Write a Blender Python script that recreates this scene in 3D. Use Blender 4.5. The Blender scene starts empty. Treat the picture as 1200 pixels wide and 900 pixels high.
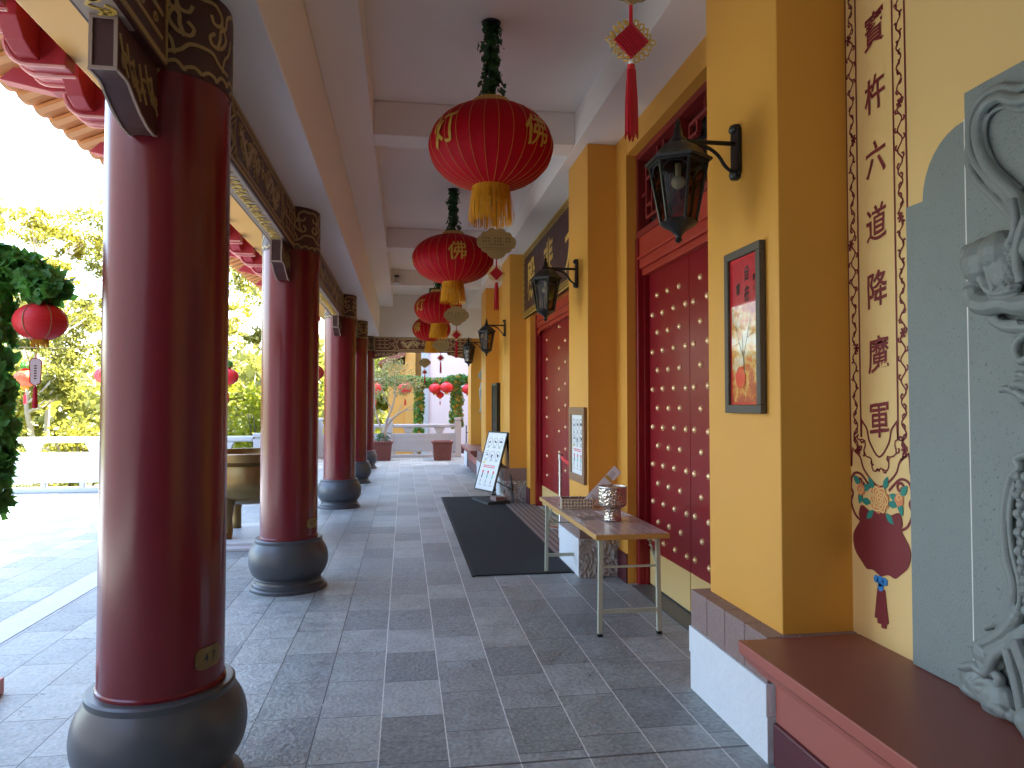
import bpy, bmesh, math, random
from mathutils import Vector, Matrix, noise
random.seed(7)
PI = math.pi
S = bpy.context.scene
COL = S.collection
R = math.radians

# ------------------------------------------------------------------ materials
def _nodes(name):
    m = bpy.data.materials.new(name); m.use_nodes = True
    nt = m.node_tree
    return m, nt, nt.nodes['Principled BSDF']
def N(nt, t, **kw):
    n = nt.nodes.new(t)
    for k, v in kw.items(): setattr(n, k, v)
    return n
def mathn(nt, op, a, b=None, c=None):
    n = nt.nodes.new('ShaderNodeMath'); n.operation = op
    for i, v in enumerate((a, b, c)):
        if v is None: continue
        if isinstance(v, (int, float)): n.inputs[i].default_value = v
        else: nt.links.new(v, n.inputs[i])
    return n.outputs[0]
def mixc(nt, f, a, b, mode='MIX'):
    n = nt.nodes.new('ShaderNodeMix'); n.data_type = 'RGBA'; n.blend_type = mode
    for key, v in ((0, f), (6, a), (7, b)):
        if isinstance(v, (int, float)): n.inputs[key].default_value = v
        elif isinstance(v, tuple): n.inputs[key].default_value = (*v, 1)
        else: nt.links.new(v, n.inputs[key])
    return n.outputs[2]
def mat(name, col, rough=.6, var=.12, scale=6., bump=0., bscale=60., metal=0., coat=0., spec=.5, fleck=None, stretch=None, rvar=.25):
    """painted / stone / metal surface: base colour broken by two scales of noise, optional flecks and bump"""
    m, nt, p = _nodes(name)
    tc = N(nt, 'ShaderNodeTexCoord')
    co = tc.outputs['Object']
    if stretch:
        mp = N(nt, 'ShaderNodeMapping'); mp.inputs['Scale'].default_value = stretch
        nt.links.new(co, mp.inputs['Vector']); co = mp.outputs[0]
    n1 = N(nt, 'ShaderNodeTexNoise'); n1.inputs['Scale'].default_value = scale; n1.inputs['Detail'].default_value = 5
    nt.links.new(co, n1.inputs['Vector'])
    lo = tuple(c * (1 - var) for c in col); hi = tuple(min(1, c * (1 + var)) for c in col)
    c = mixc(nt, n1.outputs['Fac'], lo, hi)
    if fleck:
        n2 = N(nt, 'ShaderNodeTexNoise'); n2.inputs['Scale'].default_value = fleck[1]; n2.inputs['Detail'].default_value = 2
        nt.links.new(co, n2.inputs['Vector'])
        f = mathn(nt, 'SMOOTH_MAX', mathn(nt, 'MULTIPLY', mathn(nt, 'SUBTRACT', n2.outputs['Fac'], fleck[2]), 9.), 0., .05)
        f = mathn(nt, 'MINIMUM', f, 1.)
        c = mixc(nt, f, c, fleck[0])
    nt.links.new(c, p.inputs['Base Color'])
    p.inputs['Metallic'].default_value = metal
    rr = mathn(nt, 'ADD', mathn(nt, 'MULTIPLY', mathn(nt, 'SUBTRACT', n1.outputs['Fac'], .5), rvar), rough)
    nt.links.new(rr, p.inputs['Roughness'])
    p.inputs['Specular IOR Level'].default_value = spec
    p.inputs['Coat Weight'].default_value = coat
    p.inputs['Coat Roughness'].default_value = .15
    if bump:
        n3 = N(nt, 'ShaderNodeTexNoise'); n3.inputs['Scale'].default_value = bscale; n3.inputs['Detail'].default_value = 4
        nt.links.new(co, n3.inputs['Vector'])
        b = N(nt, 'ShaderNodeBump'); b.inputs['Strength'].default_value = bump; b.inputs['Distance'].default_value = .01
        nt.links.new(n3.outputs['Fac'], b.inputs['Height']); nt.links.new(b.outputs[0], p.inputs['Normal'])
    return m
def leafmat(name, c1, c2, trans=.45, scale=3.):
    m, nt, p = _nodes(name); nt.nodes.remove(p)
    out = nt.nodes['Material Output']
    tc = N(nt, 'ShaderNodeTexCoord')
    n1 = N(nt, 'ShaderNodeTexNoise'); n1.inputs['Scale'].default_value = scale; n1.inputs['Detail'].default_value = 3
    nt.links.new(tc.outputs['Object'], n1.inputs['Vector'])
    rnd = N(nt, 'ShaderNodeNewGeometry')
    f = mathn(nt, 'ADD', mathn(nt, 'MULTIPLY', n1.outputs['Fac'], .6), mathn(nt, 'MULTIPLY', rnd.outputs['Random Per Island'], .45))
    c = mixc(nt, f, c1, c2)
    d = N(nt, 'ShaderNodeBsdfPrincipled'); d.inputs['Roughness'].default_value = .45; nt.links.new(c, d.inputs['Base Color'])
    t = N(nt, 'ShaderNodeBsdfTranslucent'); nt.links.new(mixc(nt, .5, c, c2), t.inputs['Color'])
    mx = N(nt, 'ShaderNodeMixShader'); mx.inputs[0].default_value = trans
    nt.links.new(d.outputs[0], mx.inputs[1]); nt.links.new(t.outputs[0], mx.inputs[2])
    nt.links.new(mx.outputs[0], out.inputs['Surface'])
    return m
def slate():
    m, nt, p = _nodes('slate_paving')
    tc = N(nt, 'ShaderNodeTexCoord'); sx = N(nt, 'ShaderNodeSeparateXYZ'); nt.links.new(tc.outputs['Object'], sx.inputs[0])
    X, Y = sx.outputs[0], sx.outputs[1]
    W, L = .315, .475
    u = mathn(nt, 'DIVIDE', mathn(nt, 'SUBTRACT', X, .206), W)
    ci = mathn(nt, 'FLOOR', u); fu = mathn(nt, 'SUBTRACT', u, ci)
    wn = N(nt, 'ShaderNodeTexWhiteNoise'); wn.noise_dimensions = '1D'; nt.links.new(ci, wn.inputs['W'])
    v = mathn(nt, 'ADD', mathn(nt, 'DIVIDE', Y, L), wn.outputs['Value'])
    ri = mathn(nt, 'FLOOR', v); fv = mathn(nt, 'SUBTRACT', v, ri)
    cb = N(nt, 'ShaderNodeCombineXYZ'); nt.links.new(ci, cb.inputs[0]); nt.links.new(ri, cb.inputs[1])
    w2 = N(nt, 'ShaderNodeTexWhiteNoise'); w2.noise_dimensions = '2D'; nt.links.new(cb.outputs[0], w2.inputs['Vector'])
    tid = w2.outputs['Value']
    # long joints carry a pale grout, cross joints are thin and dark
    du = mathn(nt, 'MULTIPLY', mathn(nt, 'MINIMUM', fu, mathn(nt, 'SUBTRACT', 1., fu)), W)
    dv = mathn(nt, 'MULTIPLY', mathn(nt, 'MINIMUM', fv, mathn(nt, 'SUBTRACT', 1., fv)), L)
    nz = N(nt, 'ShaderNodeTexNoise'); nz.inputs['Scale'].default_value = 5.; nz.inputs['Detail'].default_value = 7; nz.inputs['Roughness'].default_value = .62
    off = N(nt, 'ShaderNodeVectorMath'); off.operation = 'SCALE'; nt.links.new(w2.outputs['Color'], off.inputs[0]); off.inputs['Scale'].default_value = 40.
    ad = N(nt, 'ShaderNodeVectorMath'); nt.links.new(tc.outputs['Object'], ad.inputs[0]); nt.links.new(off.outputs[0], ad.inputs[1])
    nt.links.new(ad.outputs[0], nz.inputs['Vector'])
    nf = N(nt, 'ShaderNodeTexNoise'); nf.inputs['Scale'].default_value = 45.; nf.inputs['Detail'].default_value = 6; nt.links.new(ad.outputs[0], nf.inputs['Vector'])
    nzs = mathn(nt, 'MINIMUM', mathn(nt, 'MAXIMUM', mathn(nt, 'ADD', mathn(nt, 'MULTIPLY', mathn(nt, 'SUBTRACT', nz.outputs['Fac'], .5), 2.6), .5), 0.), 1.)
    nfs = mathn(nt, 'MINIMUM', mathn(nt, 'MAXIMUM', mathn(nt, 'ADD', mathn(nt, 'MULTIPLY', mathn(nt, 'SUBTRACT', nf.outputs['Fac'], .5), 2.4), .5), 0.), 1.)
    base = mixc(nt, tid, (.165, .20, .212), (.41, .45, .455))
    base = mixc(nt, nzs, mixc(nt, 1., base, (.55, .575, .58), 'MULTIPLY'), mixc(nt, 1., base, (1.32, 1.29, 1.22), 'MULTIPLY'))
    # rust / green tint of single slabs
    base = mixc(nt, mathn(nt, 'MULTIPLY', mathn(nt, 'GREATER_THAN', w2.outputs['Color'], .62), .35), base, mixc(nt, 1., base, (1.08, 1.0, .86), 'MULTIPLY'))
    base = mixc(nt, .42, base, mixc(nt, nfs, (.12, .14, .145), (.48, .51, .51)))
    # cleft edges
    vo = N(nt, 'ShaderNodeTexNoise'); vo.inputs['Scale'].default_value = 2.6; vo.inputs['Detail'].default_value = 4; vo.inputs['Distortion'].default_value = .9
    nt.links.new(ad.outputs[0], vo.inputs['Vector'])
    crack = mathn(nt, 'LESS_THAN', mathn(nt, 'ABSOLUTE', mathn(nt, 'SUBTRACT', vo.outputs['Fac'], .6)), .0035)
    base = mixc(nt, mathn(nt, 'MULTIPLY', mathn(nt, 'MULTIPLY', crack, .6), mathn(nt, 'GREATER_THAN', mathn(nt, 'FRACT', mathn(nt, 'MULTIPLY', tid, 7.3)), .6)), base, (.03, .03, .035))
    gl = mathn(nt, 'LESS_THAN', du, mathn(nt, 'ADD', .0012, mathn(nt, 'MULTIPLY', nf.outputs['Fac'], .0034))); gc = mathn(nt, 'LESS_THAN', dv, mathn(nt, 'ADD', .0008, mathn(nt, 'MULTIPLY', nf.outputs['Fac'], .0036)))
    pale = mathn(nt, 'GREATER_THAN', mathn(nt, 'ADD', X, mathn(nt, 'MULTIPLY', nz.outputs['Fac'], .9)), .15)
    gcol = mixc(nt, pale, (.045, .045, .05), (.72, .72, .69))
    base = mixc(nt, gc, base, (.045, .045, .05))
    base = mixc(nt, gl, base, gcol)
    ej = mathn(nt, 'LESS_THAN', mathn(nt, 'ABSOLUTE', mathn(nt, 'SUBTRACT', Y, mathn(nt, 'ADD', 3.17, mathn(nt, 'MULTIPLY', nf.outputs['Fac'], .006)))), .008)
    ej = mathn(nt, 'MULTIPLY', ej, mathn(nt, 'GREATER_THAN', X, -.8))
    base = mixc(nt, mathn(nt, 'MULTIPLY', ej, .8), base, (.04, .032, .03))
    nt.links.new(base, p.inputs['Base Color'])
    ro = mathn(nt, 'ADD', .30, mathn(nt, 'MULTIPLY', nzs, .28)); nt.links.new(ro, p.inputs['Roughness'])
    h = mathn(nt, 'ADD', mathn(nt, 'MULTIPLY', nz.outputs['Fac'], .7), mathn(nt, 'MULTIPLY', nf.outputs['Fac'], .25))
    h = mathn(nt, 'SUBTRACT', h, mathn(nt, 'MULTIPLY', mathn(nt, 'MAXIMUM', gl, gc), .35))
    h = mathn(nt, 'ADD', h, mathn(nt, 'MULTIPLY', mathn(nt, 'GREATER_THAN', vo.outputs['Fac'], .6), .22))
    h = mathn(nt, 'ADD', h, mathn(nt, 'MULTIPLY', tid, .3))
    sc_ = N(nt, 'ShaderNodeSeparateColor'); nt.links.new(w2.outputs['Color'], sc_.inputs[0])
    h = mathn(nt, 'ADD', h, mathn(nt, 'MULTIPLY', fu, mathn(nt, 'MULTIPLY', mathn(nt, 'SUBTRACT', sc_.outputs[0], .5), .55)))
    h = mathn(nt, 'ADD', h, mathn(nt, 'MULTIPLY', fv, mathn(nt, 'MULTIPLY', mathn(nt, 'SUBTRACT', sc_.outputs[1], .5), .8)))
    lay = N(nt, 'ShaderNodeTexNoise'); lay.inputs['Scale'].default_value = 3.4; lay.inputs['Detail'].default_value = 6; lay.inputs['Distortion'].default_value = .5; nt.links.new(ad.outputs[0], lay.inputs['Vector'])
    h = mathn(nt, 'ADD', h, mathn(nt, 'MULTIPLY', mathn(nt, 'FLOOR', mathn(nt, 'MULTIPLY', lay.outputs['Fac'], 8.)), .22))
    b = N(nt, 'ShaderNodeBump'); b.inputs['Strength'].default_value = .9; b.inputs['Distance'].default_value = .022
    nt.links.new(h, b.inputs['Height']); nt.links.new(b.outputs[0], p.inputs['Normal'])
    return m
def glassmat(name, tint=(.9, .9, .85), gloss=.25, rough=.03):
    m, nt, p = _nodes(name); nt.nodes.remove(p)
    t = N(nt, 'ShaderNodeBsdfTransparent'); t.inputs[0].default_value = (*tint, 1)
    g = N(nt, 'ShaderNodeBsdfGlossy'); g.inputs['Roughness'].default_value = rough
    mx = N(nt, 'ShaderNodeMixShader'); mx.inputs[0].default_value = gloss
    nt.links.new(t.outputs[0], mx.inputs[1]); nt.links.new(g.outputs[0], mx.inputs[2])
    nt.links.new(mx.outputs[0], nt.nodes['Material Output'].inputs['Surface'])
    return m
def stripes(name, c1, c2, period, axis=0, duty=.5, rough=.6, bump=.6):
    m, nt, p = _nodes(name)
    tc = N(nt, 'ShaderNodeTexCoord'); sx = N(nt, 'ShaderNodeSeparateXYZ'); nt.links.new(tc.outputs['Object'], sx.inputs[0])
    f = mathn(nt, 'FRACT', mathn(nt, 'DIVIDE', sx.outputs[axis], period))
    s = mathn(nt, 'LESS_THAN', f, duty)
    nz = N(nt, 'ShaderNodeTexNoise'); nz.inputs['Scale'].default_value = 14; nt.links.new(tc.outputs['Object'], nz.inputs['Vector'])
    c = mixc(nt, s, c1, c2); c = mixc(nt, mathn(nt, 'MULTIPLY', nz.outputs['Fac'], .5), c, mixc(nt, 1., c, (.55, .55, .55), 'MULTIPLY'))
    nt.links.new(c, p.inputs['Base Color']); p.inputs['Roughness'].default_value = rough
    b = N(nt, 'ShaderNodeBump'); b.inputs['Strength'].default_value = bump; b.inputs['Distance'].default_value = .004
    nt.links.new(s, b.inputs['Height']); nt.links.new(b.outputs[0], p.inputs['Normal'])
    return m

M = {}
M['slate'] = slate()
M['yellow'] = mat('ochre_wall_paint', (.74, .355, .050), .55, .06, 2.2, .10, 150)
M['cream'] = mat('cream_wall_paint', (.84, .585, .235), .5, .05, 1.1, .05, 160)
M['white_paint'] = mat('ceiling_paint', (.86, .80, .745), .75, .04, .8, .04, 120)
M['column'] = mat('red_brown_lacquer', (.155, .010, .016), .21, .12, 2.2, spec=.5, rvar=.05, stretch=(4, 4, .35))
M['plinth_stone'] = mat('dark_glazed_stone', (.062, .070, .082), .36, .06, 5, fleck=((.2, .2, .2), 90, .76), rvar=.04)
M['maroon'] = mat('maroon_timber', (.060, .018, .016), .5, .2, 6, .1, 50)
M['gold'] = mat('antique_gold_paint', (.36, .25, .10), .45, .18, 25, .1, 90)
M['light_block'] = mat('light_block_grey', (.12, .125, .14), .7, .1, 2)  # dull grey for the added out-of-view wings that cut light
M['gold_line'] = mat('lantern_gold_paint', (.55, .31, .04), .45, .15, 30)
M['end_wood'] = mat('red_brown_timber', (.13, .035, .02), .5, .15, 6)
M['end_gold'] = mat('pale_gold_paint', (.62, .46, .24), .45, .1, 25)
M['gold_bright'] = mat('bright_gold_paint', (.68, .44, .09), .4, .12, 30, .1, 90)
M['pale_edge'] = mat('pale_edge_and_bounce', (.34, .25, .2), .55, .12, 10)
M['door_red'] = mat('red_door_lacquer', (.25, .007, .014), .34, .05, 3, spec=.4, rvar=.03)
M['lintel_red'] = mat('red_lintel_paint', (.40, .035, .018), .45, .08, 3, .03, 40)
M['lattice'] = mat('dark_red_lattice_paint', (.24, .018, .016), .45, .08, 3)
M['dark'] = mat('dark_void', (.012, .008, .008), .8, .1)
M['stud'] = mat('brass_stud', (.92, .62, .34), .3, .12, 9, metal=.4)
M['kick'] = mat('yellow_kick_plate', (.72, .50, .20), .4, .06, 3, fleck=((.2, .13, .05), 40, .74))
M['cap'] = mat('pink_granite', (.26, .17, .15), .6, .25, 40, .35, 160, fleck=((.55, .45, .42), 130, .62))
M['white_rough'] = mat('whitewashed_stone', (.74, .77, .80), .7, .06, 12, .5, 28)
M['rough_block'] = mat('split_face_stone', (.46, .43, .40), .85, .12, 26, .6, 45)
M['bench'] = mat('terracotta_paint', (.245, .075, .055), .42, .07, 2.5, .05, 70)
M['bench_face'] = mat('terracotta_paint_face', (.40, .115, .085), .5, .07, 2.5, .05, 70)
M['skirt'] = mat('dark_red_skirting', (.10, .018, .025), .4, .1, 6)
M['relief'] = mat('grey_green_stone', (.235, .275, .26), .62, .10, 9, .35, 120, fleck=((.13, .15, .145), 95, .63))
M['relief_fig'] = mat('carved_grey_stone', (.225, .262, .25), .45, .12, 12, .2, 130, fleck=((.14, .16, .155), 110, .66))
M['mortar'] = mat('white_mortar', (.8, .8, .76), .8)
M['ink_red'] = mat('dark_red_wall_ink', (.20, .018, .022), .6, .10, 30)
M['flower'] = mat('orange_flower_paint', (.72, .25, .10), .6, .2, 60)
M['flower_line'] = mat('yellow_flower_paint', (.85, .62, .22), .6, .1, 60)
M['teal'] = mat('teal_leaf_paint', (.02, .25, .19), .6, .2, 60)
M['blue'] = mat('blue_flower_paint', (.03, .25, .62), .6, .2, 60)
M['black_metal'] = mat('black_painted_iron', (.012, .011, .010), .38, .2, 12, .12, 90)
M['glass'] = glassmat('lamp_glass', (.46, .43, .33), .03, .05)
M['clear'] = glassmat('clear_glass', (.94, .95, .95), .12, .03)
M['pglass'] = glassmat('picture_glass', (.97, .96, .95), .035, .03)
M['bulb'] = mat('frosted_bulb', (.85, .82, .7), .4, .03)
M['silk'] = mat('red_silk', (.42, .0015, .010), .65, .08, 9, .15, 220, spec=.15)
M['silk2'] = mat('bright_red_paper', (.75, .02, .03), .5, .08, 9, .1, 120)
M['silk_orange'] = mat('orange_red_paper', (.85, .07, .015), .5, .08, 9)
M['fringe'] = leafmat('golden_fringe', (.42, .17, .004), (.98, .52, .03), .12, 30)
M['tassel'] = mat('red_tassel_thread', (.52, .006, .02), .55, .15, 60)
M['tag'] = mat('gold_card', (.36, .25, .10), .5, .06, 9)
M['tag_ink'] = mat('card_ink', (.10, .06, .03), .7)
M['ring'] = mat('lantern_gold_ring', (.60, .40, .11), .4, .1, 12)
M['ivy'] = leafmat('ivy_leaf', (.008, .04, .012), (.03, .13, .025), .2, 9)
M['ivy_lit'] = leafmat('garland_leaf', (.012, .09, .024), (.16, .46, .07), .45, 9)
M['ivy_gold'] = leafmat('garland_gold_leaf', (.30, .20, .02), (.6, .45, .06), .3, 9)
M['table_top'] = mat('laminate_table_top', (.50, .40, .35), .26, .10, 4, stretch=(5, .6, 1))
M['wood'] = mat('honey_wood_edge', (.56, .31, .08), .42, .14, 12, .05, 50, stretch=(1, 6, 6))
M['leg_paint'] = mat('worn_sage_enamel', (.50, .52, .41), .42, .08, 20, .05, 60, fleck=((.16, .14, .1), 55, .68))
M['rubber'] = mat('black_rubber', (.012, .012, .013), .7)
M['mat'] = mat('black_carpet_mat', (.012, .013, .016), .95, .5, 9, .8, 500, fleck=((.05, .05, .055), 70, .70))
M['grey_frame'] = mat('weathered_grey_wood', (.095, .078, .055), .65, .3, 18, .25, 60, stretch=(1, 1, .2))
M['brown_frame'] = mat('brown_wood_frame', (.30, .155, .07), .5, .2, 10, .1, 50, stretch=(1, 1, .2))
M['paper'] = mat('white_paper', (.86, .87, .88), .4, .02)
M['ink'] = mat('black_ink', (.02, .02, .022), .6)
M['red_ink'] = mat('red_print', (.75, .05, .06), .5)
M['green_ink'] = mat('green_print', (.10, .45, .28), .5)
M['yellow_ink'] = mat('yellow_print', (.85, .65, .05), .5)
M['steel'] = mat('brushed_steel', (.55, .53, .5), .3, .05, 10, metal=.9)
M['bronze'] = mat('cast_bronze', (.24, .155, .06), .34, .22, 7, .12, 60, metal=.85)
M['marble'] = mat('white_marble', (.47, .48, .50), .5, .06, 4, .1, 40)
M['pot'] = mat('terracotta_pot', (.19, .055, .042), .55, .14, 6, .1, 60)
M['soil'] = mat('potting_soil', (.04, .028, .02), .95, .3, 30, .8, 60)
M['bark'] = mat('pale_bark', (.42, .36, .30), .8, .25, 8, .5, 30, stretch=(1, 1, .3))
M['bark_brown'] = mat('brown_bark', (.16, .12, .09), .85, .3, 10, .6, 40)
M['leaf_a'] = leafmat('gum_leaf_yellow', (.13, .14, .018), (.36, .32, .036), .5, .5)
M['leaf_b'] = leafmat('gum_leaf_green', (.065, .09, .015), (.24, .23, .036), .5, .5)
M['leaf_c'] = leafmat('shrub_leaf_lime', (.10, .16, .007), (.30, .32, .014), .5, 1.2)
M['leaf_d'] = leafmat('bonsai_leaf', (.16, .18, .06), (.36, .35, .15), .4, 3)
M['orange_wall'] = mat('orange_render', (.70, .36, .09), .7, .05, 2)
M['pink_wall'] = mat('pale_pink_render', (.80, .64, .64), .7, .03, 1.5)
M['roof_tile'] = mat('brown_roof_tile', (.22, .07, .04), .6, .2, 8)
M['eave_board'] = mat('eave_board_paint', (.62, .27, .10), .55, .12, 5, .05, 40)
M['eave_rafter'] = mat('eave_rafter_paint', (.82, .42, .17), .55, .10, 5, .05, 40)
M['eave_tan'] = mat('eave_tan_paint', (.80, .42, .11), .55, .06, 1.5)
M['bracket_red'] = mat('bracket_red_paint', (.42, .03, .045), .45, .1, 4)
M['bracket_edge'] = mat('pink_wood_and_lit_edge', (.80, .36, .33), .5, .06, 5)
M['earth'] = mat('hillside_grass', (.12, .14, .04), .9, .4, .6, .3, 4)
M['strip'] = stripes('drain_channel', (.64, .66, .68), (.48, .50, .52), .03, 1, .5)
M['ribbed'] = stripes('ribbed_aluminium', (.30, .27, .25), (.06, .055, .055), .075, 0, .35, .45)
M['grate'] = stripes('floor_grate_bars', (.16, .16, .16), (.02, .02, .02), .022, 0, .5, .45)
M['box_pat'] = None

def poster_mat():
    """red autumn print: red silk band over an orange and white foliage picture"""
    m, nt, p = _nodes('autumn_poster_print')
    tc = N(nt, 'ShaderNodeTexCoord'); sx = N(nt, 'ShaderNodeSeparateXYZ'); nt.links.new(tc.outputs['Object'], sx.inputs[0])
    z = sx.outputs[2]
    n1 = N(nt, 'ShaderNodeTexNoise'); n1.inputs['Scale'].default_value = 26; n1.inputs['Detail'].default_value = 6; nt.links.new(tc.outputs['Object'], n1.inputs['Vector'])
    n2 = N(nt, 'ShaderNodeTexNoise'); n2.inputs['Scale'].default_value = 7; n2.inputs['Detail'].default_value = 4; nt.links.new(tc.outputs['Object'], n2.inputs['Vector'])
    rp = N(nt, 'ShaderNodeValToRGB'); e = rp.color_ramp.elements
    e[0].position = .32; e[0].color = (.55, .03, .03, 1); e[1].position = .62; e[1].color = (.9, .85, .75, 1)
    a = rp.color_ramp.elements.new(.42); a.color = (.75, .16, .04, 1)
    a = rp.color_ramp.elements.new(.5); a.color = (.85, .48, .10, 1)
    zz = mathn(nt, 'MULTIPLY', mathn(nt, 'ADD', z, .12), .55)
    f = mathn(nt, 'ADD', mathn(nt, 'ADD', mathn(nt, 'MULTIPLY', n1.outputs['Fac'], .6), mathn(nt, 'MULTIPLY', n2.outputs['Fac'], .4)), mathn(nt, 'MULTIPLY', mathn(nt, 'SUBTRACT', .1, mathn(nt, 'ABSOLUTE', mathn(nt, 'ADD', z, .06))), .8))
    nt.links.new(f, rp.inputs[0])
    top = mathn(nt, 'GREATER_THAN', z, .13)
    c = mixc(nt, top, rp.outputs[0], mixc(nt, n2.outputs['Fac'], (.58, .010, .03), (.74, .03, .06)))
    nt.links.new(c, p.inputs['Base Color']); p.inputs['Roughness'].default_value = .35
    return m
M['poster'] = poster_mat()
def lattice_print():
    m, nt, p = _nodes('tissue_box_print')
    tc = N(nt, 'ShaderNodeTexCoord')
    w1 = N(nt, 'ShaderNodeTexVoronoi'); w1.inputs['Scale'].default_value = 38; w1.inputs['Randomness'].default_value = .12; nt.links.new(tc.outputs['Object'], w1.inputs['Vector'])
    w2 = N(nt, 'ShaderNodeTexVoronoi'); w2.inputs['Scale'].default_value = 90; w2.inputs['Randomness'].default_value = .5; nt.links.new(tc.outputs['Object'], w2.inputs['Vector'])
    c = mixc(nt, mathn(nt, 'GREATER_THAN', w1.outputs['Distance'], .46), (.78, .70, .52), (.17, .09, .08))
    c = mixc(nt, mathn(nt, 'LESS_THAN', w1.outputs['Distance'], .2), c, (.75, .50, .06))
    c = mixc(nt, mathn(nt, 'LESS_THAN', w2.outputs['Distance'], .22), c, (.2, .1, .1))
    nt.links.new(c, p.inputs['Base Color']); p.inputs['Roughness'].default_value = .45
    return m
M['box_pat'] = lattice_print()
def mercury():
    m, nt, p = _nodes('mercury_glass')
    tc = N(nt, 'ShaderNodeTexCoord')
    n1 = N(nt, 'ShaderNodeTexVoronoi'); n1.inputs['Scale'].default_value = 55; nt.links.new(tc.outputs['Object'], n1.inputs['Vector'])
    n2 = N(nt, 'ShaderNodeTexNoise'); n2.inputs['Scale'].default_value = 75; n2.inputs['Detail'].default_value = 5; nt.links.new(tc.outputs['Object'], n2.inputs['Vector'])
    c = mixc(nt, mathn(nt, 'MULTIPLY', mathn(nt, 'MAXIMUM', mathn(nt, 'SUBTRACT', n2.outputs['Fac'], .36), 0.), 4.), (.34, .26, .21), (.84, .75, .64))
    nt.links.new(c, p.inputs['Base Color']); p.inputs['Metallic'].default_value = .9; p.inputs['Roughness'].default_value = .16
    b = N(nt, 'ShaderNodeBump'); b.inputs['Strength'].default_value = 1.; b.inputs['Distance'].default_value = .02
    b.inputs['Distance'].default_value = .008; nt.links.new(n1.outputs['Distance'], b.inputs['Height']); nt.links.new(b.outputs[0], p.inputs['Normal'])
    return m
M['mercury'] = mercury()

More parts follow.
